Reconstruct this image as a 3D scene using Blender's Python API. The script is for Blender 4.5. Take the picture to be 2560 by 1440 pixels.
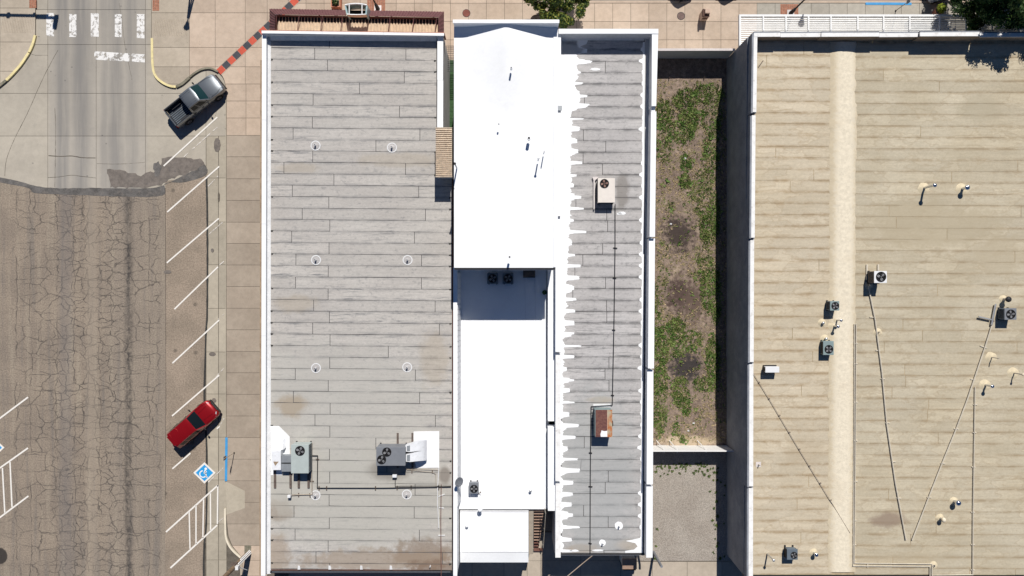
import bpy, bmesh, math, random
from mathutils import Vector, noise as mnoise
rad = math.radians
random.seed(7)
sc = bpy.context.scene
for o in list(bpy.data.objects):
    bpy.data.objects.remove(o)
col = sc.collection

# ------------------------------------------------------------------ camera, sky, sun, exposure
H = 58.3          # flying height of the camera above the street
F = 2560 * 24 / 36.0
cam_d = bpy.data.cameras.new('camera')
cam_d.lens = 24; cam_d.sensor_width = 36; cam_d.clip_end = 2000; cam_d.clip_start = 0.5
cam = bpy.data.objects.new('camera', cam_d); col.objects.link(cam)
cam.location = (0, 0, H); cam.rotation_euler = (0, 0, 0)
sc.camera = cam

world = bpy.data.worlds.new('World'); sc.world = world; world.use_nodes = True
wn = world.node_tree.nodes; wl = world.node_tree.links
sky = wn.new('ShaderNodeTexSky'); sky.sky_type = 'NISHITA'; sky.sun_disc = False
sky.sun_elevation = rad(50); sky.sun_rotation = rad(10); sky.altitude = 1200; sky.dust_density = 0.0; sky.ozone_density = 10.0; sky.air_density = 1.0
bg = wn['Background']; bg.inputs[1].default_value = 0.05
wl.new(sky.outputs[0], bg.inputs[0])
SUN_DIR = Vector((-0.149, -0.826, -1.0)).normalized()
sun_d = bpy.data.lights.new('sun', 'SUN'); sun_d.energy = 5.0; sun_d.angle = rad(0.53); sun_d.color = (1.0, 0.965, 0.91)
sun = bpy.data.objects.new('sun', sun_d); col.objects.link(sun)
sun.rotation_euler = SUN_DIR.to_track_quat('-Z', 'Y').to_euler(); sun.location = (10, 40, 60)
sc.view_settings.view_transform = 'Standard'; sc.view_settings.look = 'None'
sc.view_settings.exposure = -0.06; sc.view_settings.gamma = 1.0
sc.view_settings.use_curve_mapping = False

# ------------------------------------------------------------------ survey helpers (image measurements -> metres)
def P(px, py, z=0.0):
    k = (H - z) / F
    return Vector(((px - 1280) * k, (720 - py) * k, z))
class Roof:
    """plane z = a + b*Y"""
    def __init__(s, yf, zf, yr, zr):
        s.b = (zf - zr) / (yf - yr); s.a = zf - s.b * yf
    def z(s, Y, dz=0): return s.a + dz + s.b * Y
    def at(s, px, py, dz=0.0):
        k = (720 - py) / F
        Y = k * (H - s.a - dz) / (1 + k * s.b); z = s.a + dz + s.b * Y
        return Vector(((px - 1280) * (H - z) / F, Y, z))
class Flat:
    def __init__(s, z): s.zz = z
    def z(s, Y, dz=0): return s.zz + dz
    def at(s, px, py, dz=0.0): return P(px, py, s.zz + dz)
GROUND = Flat(0.0); WALK = Flat(0.12)

# ------------------------------------------------------------------ materials
class G:
    def __init__(s, name):
        s.m = bpy.data.materials.new(name); s.m.use_nodes = True
        s.t = s.m.node_tree; s.N = s.t.nodes; s.L = s.t.links
        s.b = s.N['Principled BSDF']
    def put(s, sock, v):
        if isinstance(v, bpy.types.NodeSocket): s.L.new(v, sock)
        else:
            if sock.type == 'RGBA' and not isinstance(v, (int, float)) and len(v) == 3: v = (*v, 1)
            sock.default_value = v
    def pos(s, sx=1, sy=1, sz=1, off=None):
        g = s.N.new('ShaderNodeNewGeometry'); o = g.outputs['Position']
        return s.scale(o, sx, sy, sz)
    def obj(s, sx=1, sy=1, sz=1):
        return s.scale(s.N.new('ShaderNodeTexCoord').outputs['Object'], sx, sy, sz)
    def gen(s): return s.N.new('ShaderNodeTexCoord').outputs['Generated']
    def scale(s, o, sx, sy, sz):
        if (sx, sy, sz) == (1, 1, 1): return o
        m = s.N.new('ShaderNodeVectorMath'); m.operation = 'MULTIPLY'; s.L.new(o, m.inputs[0])
        m.inputs[1].default_value = (sx, sy, sz); return m.outputs[0]
    def xyz(s, v):
        n = s.N.new('ShaderNodeSeparateXYZ'); s.L.new(v, n.inputs[0]); return n.outputs
    def rnd(s): return s.N.new('ShaderNodeObjectInfo').outputs['Random']
    def noise(s, v, scale=1, detail=4, rough=.55, dist=0):
        n = s.N.new('ShaderNodeTexNoise'); s.L.new(v, n.inputs['Vector'])
        n.inputs['Scale'].default_value = scale; n.inputs['Detail'].default_value = detail
        n.inputs['Roughness'].default_value = rough; n.inputs['Distortion'].default_value = dist
        return n.outputs['Fac']
    def noisec(s, v, scale=1, detail=2):
        n = s.N.new('ShaderNodeTexNoise'); s.L.new(v, n.inputs['Vector'])
        n.inputs['Scale'].default_value = scale; n.inputs['Detail'].default_value = detail
        return n.outputs['Color']
    def warp(s, v, amt, scale):
        c = s.noisec(v, scale)
        a = s.N.new('ShaderNodeVectorMath'); a.operation = 'SUBTRACT'; s.L.new(c, a.inputs[0]); a.inputs[1].default_value = (.5, .5, .5)
        b = s.N.new('ShaderNodeVectorMath'); b.operation = 'SCALE'; s.L.new(a.outputs[0], b.inputs[0]); b.inputs['Scale'].default_value = amt
        d = s.N.new('ShaderNodeVectorMath'); d.operation = 'ADD'; s.L.new(v, d.inputs[0]); s.L.new(b.outputs[0], d.inputs[1])
        return d.outputs[0]
    def voro(s, v, scale=1, feature='DISTANCE_TO_EDGE', dims='2D', rnd=1):
        n = s.N.new('ShaderNodeTexVoronoi'); n.voronoi_dimensions = dims; n.feature = feature
        s.L.new(v, n.inputs['Vector']); n.inputs['Scale'].default_value = scale; n.inputs['Randomness'].default_value = rnd
        return n.outputs['Distance']
    def ramp(s, v, a, b, lo=0.0, hi=1.0, smooth=True):
        n = s.N.new('ShaderNodeMapRange'); n.interpolation_type = 'SMOOTHSTEP' if smooth else 'LINEAR'
        if not smooth: n.clamp = True
        s.put(n.inputs[0], v); n.inputs[1].default_value = a; n.inputs[2].default_value = b
        n.inputs[3].default_value = lo; n.inputs[4].default_value = hi
        return n.outputs[0]
    def ma(s, op, a, b=0.0, c=None):
        n = s.N.new('ShaderNodeMath'); n.operation = op; s.put(n.inputs[0], a); s.put(n.inputs[1], b)
        if c is not None: s.put(n.inputs[2], c)
        return n.outputs[0]
    def mix(s, f, a, b, mode='MIX'):
        n = s.N.new('ShaderNodeMix'); n.data_type = 'RGBA'; n.blend_type = mode
        s.put(n.inputs[0], f); s.put(n.inputs[6], a); s.put(n.inputs[7], b); return n.outputs[2]
    def dim(s, c, f):   # colour * factor
        n = s.N.new('ShaderNodeVectorMath'); n.operation = 'SCALE'
        if isinstance(c, tuple): n.inputs[0].default_value = c[:3]
        else: s.L.new(c, n.inputs[0])
        s.put(n.inputs['Scale'], f); return n.outputs[0]
    def blob(s, cx, cy, rx, ry, v=None, wob=.35, sc_=1.2):
        """soft stain: 1 inside an ellipse with a ragged edge (metres, world)"""
        p = s.pos() if v is None else v
        x, y, z = s.xyz(p)
        dx = s.ma('DIVIDE', s.ma('SUBTRACT', x, cx), rx); dy = s.ma('DIVIDE', s.ma('SUBTRACT', y, cy), ry)
        d = s.ma('SQRT', s.ma('ADD', s.ma('MULTIPLY', dx, dx), s.ma('MULTIPLY', dy, dy)))
        n = s.noise(p, sc_, 5, .65)
        return s.ma('ADD', d, s.ma('MULTIPLY', s.ma('SUBTRACT', n, .5), wob * 4))
    def bump(s, h, strength=.3, dist=.02):
        n = s.N.new('ShaderNodeBump'); s.L.new(h, n.inputs['Height']); n.inputs['Strength'].default_value = strength
        n.inputs['Distance'].default_value = dist; s.L.new(n.outputs[0], s.b.inputs['Normal'])
    def fin(s, c, rough=.9, metal=0.0, spec=.25, coat=0.0):
        s.put(s.b.inputs['Base Color'], c); s.put(s.b.inputs['Roughness'], rough); s.put(s.b.inputs['Metallic'], metal)
        s.b.inputs['Specular IOR Level'].default_value = spec
        if coat: s.b.inputs['Coat Weight'].default_value = coat; s.b.inputs['Coat Roughness'].default_value = .05
        return s.m
    def see_through(s, fac):
        """worn paint: where fac is 0 the surface below shows"""
        tr = s.N.new('ShaderNodeBsdfTransparent'); mx = s.N.new('ShaderNodeMixShader')
        s.put(mx.inputs[0], fac); s.L.new(tr.outputs[0], mx.inputs[1]); s.L.new(s.b.outputs[0], mx.inputs[2])
        s.L.new(mx.outputs[0], s.N['Material Output'].inputs[0])

def plain(name, c, rough=.8, metal=0.0, var=.12, scale=2.5, spec=.3, coat=0, dirt=None, dirt_amt=.3):
    g = G(name); v = g.obj()
    n = g.noise(v, scale, 5, .6); n2 = g.noise(v, scale * 9, 3, .6)
    f = g.ma('ADD', g.ramp(n, .25, .75, 1 - var, 1 + var), g.ramp(n2, .3, .7, -var * .5, var * .5))
    cc = g.dim(c, f)
    if dirt: cc = g.mix(g.ma('MULTIPLY', g.ramp(g.noise(v, scale * 1.7, 6, .7), .5, .72), dirt_amt), cc, dirt)
    g.bump(n2, .12, .01)
    return g.fin(cc, rough, metal, spec, coat)

M = {}
# concrete of the old street
g = G('street_concrete'); v = g.pos(); x, y, z = g.xyz(v)
n1 = g.noise(v, .25, 5, .6); n2 = g.noise(v, 2.2, 6, .65); n3 = g.noise(v, 30, 3, .6)
c = g.mix(g.ramp(n1, .35, .65), (.385, .345, .285), (.44, .395, .325))
c = g.dim(c, g.ma('ADD', g.ramp(g.rnd(), 0, 1, .93, 1.05), g.ramp(n2, .3, .7, -.05, .05)))
c = g.dim(c, g.ramp(n3, .3, .7, .93, 1.06))
lane = None
wv = g.warp(v, .5, .35); wx = g.xyz(wv)[0]
for cx, w, amt in ((-38.4, .9, .85), (-36.8, 1.2, .85), (-33.9, 1.0, .75), (-32.5, .8, .6), (-34.8, .5, .5), (-41.5, 1.4, .35)):
    b = g.ramp(g.ma('ABSOLUTE', g.ma('SUBTRACT', wx, cx)), .1, w, amt, 0)
    lane = b if lane is None else g.ma('MAXIMUM', lane, b)
lane = g.ma('MULTIPLY', lane, g.ramp(g.noise(g.pos(2, .12, 1), 1, 4, .6), .3, .62, .45, 1))
inlane = g.ma('MULTIPLY', g.ramp(x, -39.8, -39.3), g.ramp(x, -31.4, -31.0, 1, 0))
lane = g.ma('MULTIPLY', lane, g.ma('MAXIMUM', inlane, .25))
c = g.mix(g.ma('MULTIPLY', inlane, .45), c, (.325, .3, .272))
c = g.mix(lane, c, (.215, .203, .19))
spots = g.ma('MULTIPLY', g.ramp(g.voro(v, .55, 'F1'), .02, .05, 1, 0), g.ramp(g.noise(v, .35, 2), .52, .6))
c = g.mix(g.ma('MULTIPLY', spots, .6), c, (.12, .115, .11))
c = g.dim(c, g.ramp(y, 12.85, 13.05, 1.09, 1.0)); dk = g.ramp(g.noise(v, .8, 6, .75), .56, .74, 0, .4); c = g.mix(dk, c, (.27, .25, .22))
g.bump(n3, .15, .006)
M['street_concrete'] = g.fin(c, .92)

def walk_mat(name, c1, c2, stain):
    g = G(name); v = g.pos()
    n1 = g.noise(v, .35, 5, .6); n2 = g.noise(v, 2.5, 6, .7); n3 = g.noise(v, 35, 3, .6)
    c = g.mix(g.ramp(n1, .35, .65), c1, c2)
    c = g.dim(c, g.ma('ADD', g.ramp(g.rnd(), 0, 1, .9, 1.07), g.ramp(n2, .3, .7, -.07, .07)))
    c = g.dim(c, g.ramp(n3, .3, .7, .94, 1.05))
    c = g.mix(g.ramp(g.noise(v, 1.1, 7, .75), .6, .78, 0, .5), c, stain)
    sp = g.ma('MULTIPLY', g.ramp(g.voro(v, 1.3, 'F1'), .015, .05, .5, 0), g.ramp(g.noise(v, .5, 2), .5, .6)); c = g.mix(sp, c, (.15, .13, .12))
    g.bump(n3, .12, .005)
    return g.fin(c, .92)
M['walk_tan'] = walk_mat('walk_tan', (.49, .385, .295), (.54, .43, .335), (.36, .29, .23))
M['walk_brown'] = walk_mat('walk_brown', (.345, .285, .225), (.395, .33, .262), (.27, .222, .178))
M['walk_grey'] = walk_mat('walk_grey', (.43, .365, .285), (.475, .405, .32), (.34, .285, .225))
M['walk_cool'] = walk_mat('walk_cool', (.38, .345, .29), (.43, .395, .335), (.3, .275, .235))
M['walk_pale'] = walk_mat('walk_pale', (.68, .62, .6), (.74, .68, .65), (.58, .52, .5))
M['gutter'] = walk_mat('gutter', (.385, .34, .268), (.43, .38, .3), (.29, .255, .205))
M['joint'] = plain('joint_dirt', (.13, .112, .09), .95, var=.3, scale=1.5)
M['old_kerb'] = plain('old_kerb', (.22, .2, .15), .9, var=.3, scale=1.2, dirt=(.09, .1, .06), dirt_amt=.7)
M['yellow_paint'] = plain('yellow_kerb_paint', (.78, .66, .34), .75, var=.12, scale=1.5, dirt=(.4, .36, .26), dirt_amt=.55)
M['white_kerb'] = plain('white_kerb_paint', (.75, .67, .53), .75, var=.1, scale=1.5)
M['blue_paint'] = plain('blue_kerb_paint', (.06, .31, .62), .6, var=.1)

# asphalt
g = G('old_asphalt'); v = g.pos(); x, y, z = g.xyz(v)
n1 = g.noise(v, .3, 5, .6); n3 = g.noise(v, 9, 4, .7); n4 = g.noise(v, 38, 2, .6); st = g.noise(g.pos(1.6, .07, 1), 1, 4, .6)
c = g.mix(g.ramp(n1, .35, .65), (.235, .192, .153), (.288, .234, .182))
c = g.mix(g.ramp(x, -35.4, -33.6, 0, .55), c, (.262, .22, .178))
c = g.mix(g.ramp(st, .5, .7, 0, .55), c, (.17, .152, .136))
c = g.mix(g.ramp(st, .5, .3, 0, .5), c, (.34, .288, .222))
c = g.dim(c, g.ramp(n3, .3, .7, .78, 1.24)); c = g.dim(c, g.ramp(n4, .25, .75, .8, 1.2))
wv = g.warp(g.warp(v, .8, .7), .3, 3.2)
cr1 = g.voro(g.scale(wv, .5, .72, 1), 1, rnd=.8); cr2 = g.voro(g.scale(wv, .85, 1.25, 1), 1, rnd=.85)
zone = g.ma('MULTIPLY', g.ramp(x, -43.5, -40, .3, 1), g.ramp(x, -30.4, -29.6, 1, .0))
k1 = g.ma('MULTIPLY', g.ma('MULTIPLY', g.ramp(cr1, .006, .04, .85, 0), zone), g.ramp(g.noise(v, .45, 3), .36, .5, .1, 1))
k2 = g.ma('MULTIPLY', g.ma('MULTIPLY', g.ramp(cr2, .008, .045, 1, 0), zone), g.ma('MULTIPLY', g.ramp(g.noise(v, .5, 3), .36, .48), g.ma('MULTIPLY', g.ramp(x, -40.6, -38.6), g.ramp(x, -33.8, -32.4, 1, .15))))
hx, hy, hz = g.xyz(g.warp(g.warp(v, .9, .5), .25, 2.2))
fr = g.ma('ABSOLUTE', g.ma('SUBTRACT', g.ma('FRACT', g.ma('DIVIDE', hy, 1.35)), .5))
k3 = g.ma('MULTIPLY', g.ma('MULTIPLY', g.ramp(fr, .006, .03, 1, 0), zone), g.ramp(g.noise(g.pos(.5, 1.1, 1), 1, 3), .44, .54))
k4 = None
for cx in (-41.1, -38.9, -37.4, -36.2, -35.2, -31.0, -42.3):
    b = g.ramp(g.ma('ABSOLUTE', g.ma('SUBTRACT', hx, cx)), .01, .055, .9, 0); k4 = b if k4 is None else g.ma('MAXIMUM', k4, b)
k4 = g.ma('MULTIPLY', k4, g.ramp(g.noise(g.pos(1, .4, 1), .9, 3), .42, .54))
kk = g.ma('MAXIMUM', g.ma('MAXIMUM', k1, k2), g.ma('MAXIMUM', k3, k4))
kk = g.ma('MULTIPLY', kk, g.ramp(g.noise(v, 1.6, 3), .3, .55, .35, 1))
c = g.mix(g.ma('MULTIPLY', kk, .9), c, (.07, .062, .056))
wx = g.xyz(g.warp(v, .35, .6))[0]
tarw = g.ramp(g.ma('ABSOLUTE', g.ma('SUBTRACT', wx, -32.75)), .05, .55, 1, 0); c = g.mix(g.ramp(g.ma('ABSOLUTE', g.ma('SUBTRACT', wx, -35.9)), .2, .75, .4, 0), c, (.36, .3, .235)); c = g.mix(g.ramp(g.ma('ABSOLUTE', g.ma('SUBTRACT', wx, -38.1)), .2, .9, .35, 0), c, (.17, .155, .15))
tarw = g.ma('MULTIPLY', tarw, g.ramp(g.noise(g.pos(1.5, .3, 1), 1, 4), .32, .58, .3, .95)); tarw = g.ma('MULTIPLY', tarw, g.ramp(g.noise(g.pos(1, .6, 1), 3.2, 6, .75), .36, .6, .25, 1))
c = g.mix(g.ma('MULTIPLY', tarw, .9), c, (.045, .042, .042))
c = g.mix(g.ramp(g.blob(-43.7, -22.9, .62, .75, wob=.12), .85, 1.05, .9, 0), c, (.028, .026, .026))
g.bump(n4, .5, .01)
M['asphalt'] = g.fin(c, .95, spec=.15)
g = G('lane_asphalt'); v = g.pos(); x, y, z = g.xyz(v)
n1 = g.noise(v, .4, 5, .6); n3 = g.noise(v, 9, 4, .7); n4 = g.noise(v, 38, 2, .6)
c = g.mix(g.ramp(n1, .35, .65), (.262, .212, .164), (.32, .256, .198))
c = g.dim(c, g.ramp(n3, .3, .7, .76, 1.26)); c = g.dim(c, g.ramp(n4, .25, .75, .78, 1.22))
c = g.mix(g.ramp(g.noise(g.pos(1, .25, 1), .9, 5), .58, .75, 0, .5), c, (.17, .145, .12))
c = g.mix(g.ramp(g.voro(v, .22, 'F1'), .02, .05, .6, 0), c, (.1, .085, .07))
g.bump(n4, .5, .01); M['lane_asphalt'] = g.fin(c, .95, spec=.15)
M['tar'] = plain('fresh_tar', (.12, .112, .105), .9, var=.4, scale=1.2, dirt=(.22, .19, .165), dirt_amt=.75)
M['tar_line'] = plain('tar_seam', (.045, .043, .04), .9, var=.3, scale=3)
M['patch'] = plain('asphalt_patch', (.18, .155, .135), .95, var=.22, scale=2.2, dirt=(.09, .085, .085), dirt_amt=.6)

def worn_paint(name, c, lo, hi, scale=2.2):
    g = G(name); v = g.pos(); n = g.noise(v, scale, 7, .72); n2 = g.noise(v, 14, 3, .6)
    f = g.ramp(g.ma('ADD', n, g.ma('MULTIPLY', n2, .12)), lo, hi)
    g.fin(g.dim(c, g.ramp(n2, .3, .7, .92, 1.05)), .8); g.see_through(f); return g.m
M['stop_paint'] = worn_paint('stop_line_paint', (.8, .78, .75), .5, .58, 1.3)
M['road_paint'] = worn_paint('worn_white_paint', (.8, .78, .75), .49, .56, 3.0)
M['stall_paint'] = worn_paint('stall_white_paint', (.8, .76, .7), .33, .4)
M['faded_paint'] = worn_paint('faded_white_paint', (.75, .7, .64), .47, .66)
M['symbol_white'] = plain('symbol_white_paint', (.8, .79, .77), .8, var=.06)
M['sign_blue'] = worn_paint('stall_blue_paint', (.03, .32, .68), .2, .3)
M['paver_red'] = plain('red_paver', (.56, .1, .06), .8, var=.1)
M['paver_dark'] = plain('charcoal_paver', (.065, .065, .075), .8, var=.15)
M['brick'] = plain('street_brick', (.36, .16, .1), .9, var=.3, scale=6)

# roll roofing: sheets
def sheet_mat(name, a, b, grime, edge_amt, stains=(), streak=.5, vari=.08, tide=.3, lines=.8, mott=.54):
    g = G(name); v = g.pos(); gx, gy, gz = g.xyz(g.gen())
    n1 = g.noise(v, .22, 5, .6); st = g.noise(g.pos(.35, 5, 1), 1, 5, .65); bl = g.noise(g.pos(1.1, 1.8, 1), 2.2, 8, .78); n4 = g.noise(v, 22, 3, .6); n5 = g.noise(g.pos(1, 1.4, 1), 4.5, 6, .7)
    c = g.mix(g.ramp(n1, .3, .7), a, b)
    c = g.dim(c, g.ramp(g.rnd(), 0, 1, 1 - vari, 1 + vari))
    c = g.dim(c, g.ramp(st, .3, .7, 1 - .05, 1 + .05)); c = g.dim(c, g.ramp(n4, .3, .7, .95, 1.05)); c = g.dim(c, g.ramp(n5, .3, .7, .93, 1.06))
    ed = g.ma('MINIMUM', gy, g.ma('SUBTRACT', 1, gy))
    e = g.ma('MULTIPLY', g.ramp(ed, .0, .26, 1, 0), g.ramp(g.noise(g.pos(.5, 1.2, 1), 1.3, 6, .75), .36, .64))
    c = g.mix(g.ma('MULTIPLY', e, edge_amt), c, grime)
    c = g.mix(g.ma('MULTIPLY', g.ramp(bl, mott, mott + .15), streak), c, grime)
    s1 = g.noise(g.pos(.55, 7.5, 1), 1, 6, .72); reg = g.ma('MULTIPLY', g.ramp(g.noise(v, .16, 3), .38, .6, .35, 1), g.ramp(g.rnd(), .25, .95, .45, 1.5))
    c = g.mix(g.ma('MULTIPLY', g.ma('MULTIPLY', g.ramp(s1, .5, .68), g.ramp(ed, .0, .45, 1, .45)), g.ma('MULTIPLY', reg, lines)), c, grime)
    td = g.noise(g.pos(.7, 1.5, 1), .45, 4, .55); ti = g.ma('ABSOLUTE', g.ma('SUBTRACT', td, .54))
    c = g.dim(c, g.ramp(td, .52, .56, 1 - tide * .1, 1 + tide * .12)); c = g.mix(g.ma('MULTIPLY', g.ramp(ti, .0, .022, 1, 0), tide), c, grime)
    for (cx, cy, rx, ry, colr, amt, wob) in stains:
        f = g.ramp(g.blob(cx, cy, rx, ry, wob=wob), .55, 1.15, amt, 0)
        c = g.mix(f, c, colr)
    g.bump(n4, .2, .006)
    return g.fin(c, .88)
RF1 = Roof(19.4, 5.85, -21.8, 4.85)
RF4 = Roof(19.2, 5.2, -20.9, 4.2)
RF5 = Roof(19.4, 5.2, -22.6, 4.4)
def st(roof, px, py, wpx, hpx, c, amt, wob=.3):
    p = roof.at(px, py); k = (H - p.z) / F
    return (p.x, p.y, wpx * k, hpx * k, c, amt, wob)
rust_dirt = (.22, .155, .105); tan_dirt = (.4, .33, .24)
M['sheet_grey'] = sheet_mat('grey_roll_roofing', (.468, .435, .4), (.5, .47, .432), (.2, .198, .2), .6, [
    st(RF1, 800, 1030, 330, 190, (.46, .445, .4), .5), st(RF1, 900, 1250, 330, 140, (.45, .435, .385), .6),
    st(RF1, 730, 1015, 45, 32, (.36, .29, .21), .75), st(RF1, 700, 1275, 40, 30, rust_dirt, .6), st(RF1, 712, 1240, 45, 60, (.45, .43, .38), .6),
    st(RF1, 690, 1385, 40, 55, (.33, .25, .18), .6), st(RF1, 1060, 1385, 90, 42, rust_dirt, .65, .5), st(RF1, 950, 1402, 230, 32, (.3, .225, .16), .6, .5),
    st(RF1, 1090, 1422, 80, 26, (.2, .135, .095), .7, .5), st(RF1, 975, 1175, 62, 30, (.27, .25, .22), .9, .12), st(RF1, 1112, 1188, 17, 24, (.25, .22, .19), .9, .12),
    st(RF1, 740, 760, 60, 25, tan_dirt, .4), st(RF1, 1000, 400, 120, 20, tan_dirt, .35), st(RF1, 745, 420, 60, 14, tan_dirt, .35), st(RF1, 1085, 900, 40, 80, tan_dirt, .4)], streak=.55, vari=.05, lines=1.0, tide=0.0, mott=.52)
M['sheet_ash'] = sheet_mat('ash_roll_roofing', (.45, .428, .415), (.5, .48, .47), (.17, .168, .168), .85, [
    st(RF4, 1555, 480, 20, 50, (.22, .2, .18), .7), st(RF4, 1500, 1000, 40, 10, tan_dirt, .7), st(RF4, 1455, 1372, 45, 14, (.38, .29, .2), .8),
    st(RF4, 1575, 1362, 40, 16, tan_dirt, .5), st(RF4, 1480, 1200, 130, 260, (.36, .37, .365), .6)], streak=.6, vari=.06, lines=1.0, tide=0.0, mott=.52)
M['sheet_tan'] = sheet_mat('tan_roll_roofing', (.535, .455, .33), (.58, .503, .38), (.365, .27, .165), .95, [
    st(RF5, 2200, 1300, 30, 18, (.31, .235, .17), .8), st(RF5, 2010, 1130, 60, 40, (.44, .36, .25), .5), st(RF5, 2280, 560, 180, 60, (.44, .38, .27), .6)], streak=.4, vari=.05, lines=.55)
M['sheet_sand'] = sheet_mat('sand_roll_roofing', (.485, .418, .3), (.535, .472, .355), (.345, .265, .168), .9, [
    st(RF5, 2220, 1300, 45, 22, (.27, .2, .15), .8), st(RF5, 2330, 560, 200, 70, (.42, .355, .245), .7), st(RF5, 2450, 270, 60, 40, (.4, .35, .25), .5),
    st(RF5, 2500, 640, 80, 60, (.42, .35, .24), .5), st(RF5, 2260, 1400, 150, 20, (.43, .36, .25), .5)], streak=.45, vari=.05, lines=.55)
g = G('cream_foam'); v = g.pos(); n = g.noise(v, 4, 6, .7); n2 = g.noise(v, .5, 4)
M['foam'] = g.m; c = g.dim((.76, .675, .525), g.ramp(n, .25, .75, .84, 1.1)); gx_ = g.xyz(g.gen())[0]; c = g.mix(g.ma('MULTIPLY', g.ramp(g.ma('ADD', g.ma('ABSOLUTE', g.ma('SUBTRACT', gx_, .5)), g.ramp(n, .2, .8, -.12, .12)), .18, .42), .8), c, (.53, .44, .3)); c = g.mix(g.ramp(n2, .5, .75, 0, .4), c, (.6, .5, .36)); g.bump(n, .7, .03); g.fin(c, .9)
M['foam_side'] = plain('cream_foam_edge', (.63, .535, .37), .9, var=.15, scale=3)
M['bitumen'] = plain('seam_bitumen', (.09, .086, .084), .9, var=.3, scale=2)
M['bitumen_tan'] = plain('seam_tan', (.4, .31, .195), .9, var=.3, scale=2)
M['white'] = plain('white_roof_coating', (.88, .885, .89), .7, var=.025, scale=.6, dirt=(.78, .77, .76), dirt_amt=.3)
M['white_cop'] = plain('white_coping', (.83, .82, .8), .75, var=.05, scale=1.5, dirt=(.5, .46, .42), dirt_amt=.6)
M['white_old'] = plain('weathered_white_coating', (.72, .72, .72), .8, var=.08, scale=2, dirt=(.5, .5, .5), dirt_amt=.5)
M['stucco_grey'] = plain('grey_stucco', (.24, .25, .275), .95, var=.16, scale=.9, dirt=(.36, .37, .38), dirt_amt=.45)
M['stucco_white'] = plain('pale_stucco', (.6, .59, .57), .95, var=.08, scale=1)
M['brick_wall'] = plain('painted_brick', (.42, .2, .14), .9, var=.2, scale=4)
M['brown_wall'] = plain('brown_parapet_render', (.34, .25, .17), .95, var=.2, scale=1.3, dirt=(.2, .14, .1), dirt_amt=.5)
M['dark_metal'] = plain('dark_metal', (.035, .034, .036), .6, .3, var=.2)
M['black'] = plain('black_pipe', (.022, .02, .02), .6, 0, var=.2)
M['black_void'] = plain('fan_well_black', (.006, .006, .007), .9, var=.1)
M['galv'] = plain('galvanised_steel', (.62, .63, .64), .38, .85, var=.12, scale=6)
M['chrome'] = plain('bright_cap', (.8, .81, .82), .18, 1.0, var=.05)
M['conduit'] = plain('tan_conduit', (.4, .34, .27), .7, var=.1)
M['conduit_top'] = plain('pale_conduit', (.6, .54, .44), .7, var=.1)
M['wood'] = plain('weathered_timber', (.13, .1, .085), .9, var=.3, scale=5)
M['pole_wood'] = plain('utility_pole_timber', (.22, .155, .1), .9, var=.3, scale=4, dirt=(.09, .06, .045), dirt_amt=.6)
M['unit_pale'] = plain('pale_green_unit', (.44, .49, .47), .55, .1, var=.05)
M['unit_grey'] = plain('grey_unit', (.215, .225, .245), .5, .1, var=.06)
M['unit_slate'] = plain('slate_unit', (.13, .16, .19), .5, .1, var=.08)
M['unit_green'] = plain('green_grey_unit', (.24, .31, .31), .5, .1, var=.07)
M['unit_beige'] = plain('beige_unit', (.72, .66, .6), .6, .05, var=.04)
M['unit_white'] = plain('white_unit', (.78, .78, .78), .5, .05, var=.04)
M['unit_brown'] = plain('dark_taupe_unit', (.14, .12, .11), .6, .1, var=.08)
M['blade'] = plain('fan_blade', (.3, .3, .31), .5, .2, var=.1)
M['blade_rust'] = plain('rusty_fan_blade', (.33, .19, .15), .7, .1, var=.15)
g = G('rust_red_sheet'); v = g.pos(); n = g.noise(v, 6, 6, .7)
M['rust_red'] = g.fin(g.mix(g.ramp(n, .35, .7), (.13, .055, .05), (.21, .1, .075)), .85)
g = G('rust_orange_sheet'); v = g.pos(); n = g.noise(g.pos(1, .5, 1), 3.2, 6, .7)
M['rust_orange'] = g.fin(g.mix(g.ramp(n, .4, .62), (.45, .15, .05), (.42, .38, .27)), .85)
M['duct_white'] = plain('white_duct', (.76, .77, .79), .6, var=.06, scale=3, dirt=(.45, .42, .4), dirt_amt=.35)
M['duct_grey'] = plain('grey_duct', (.3, .32, .34), .5, .3, var=.1)
M['maroon'] = plain('maroon_tile', (.14, .06, .062), .6, .0, var=.2, scale=5)
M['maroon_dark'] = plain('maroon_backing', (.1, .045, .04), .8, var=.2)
M['cream_metal'] = plain('cream_corrugated', (.64, .5, .36), .6, .0, var=.12, scale=3, dirt=(.5, .32, .2), dirt_amt=.5)
M['tan_metal'] = plain('tan_ribbed_roof', (.66, .55, .43), .7, var=.15, scale=4, dirt=(.35, .27, .2), dirt_amt=.5)
M['teal_glass'] = plain('teal_panel', (.3, .42, .43), .25, var=.1)
M['louvre_white'] = plain('white_louvre', (.8, .8, .79), .6, var=.06)
M['turf'] = plain('green_deck', (.04, .085, .034), .9, var=.2, scale=3)
M['terracotta'] = plain('orange_planter', (.62, .26, .16), .8, var=.1)
M['pot_dark'] = plain('dark_red_pot', (.12, .04, .03), .7, var=.2)
M['bark'] = plain('bark', (.12, .085, .06), .95, var=.3, scale=6)
M['manhole'] = plain('cast_cover', (.17, .115, .1), .7, .2, var=.25, scale=8)
M['manhole_red'] = plain('red_cover', (.22, .075, .055), .8, var=.15)
M['bin_tan'] = plain('tan_bin', (.55, .4, .31), .85, var=.1)
M['bin_dark'] = plain('dark_brown_bin', (.11, .06, .045), .85, var=.1)
M['fence_white'] = plain('white_fence_sheet', (.82, .81, .79), .6, var=.04)
M['stair'] = plain('brown_stair', (.36, .24, .18), .85, var=.12)
M['stair_red'] = plain('red_brown_stair', (.17, .08, .06), .85, var=.15)
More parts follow.
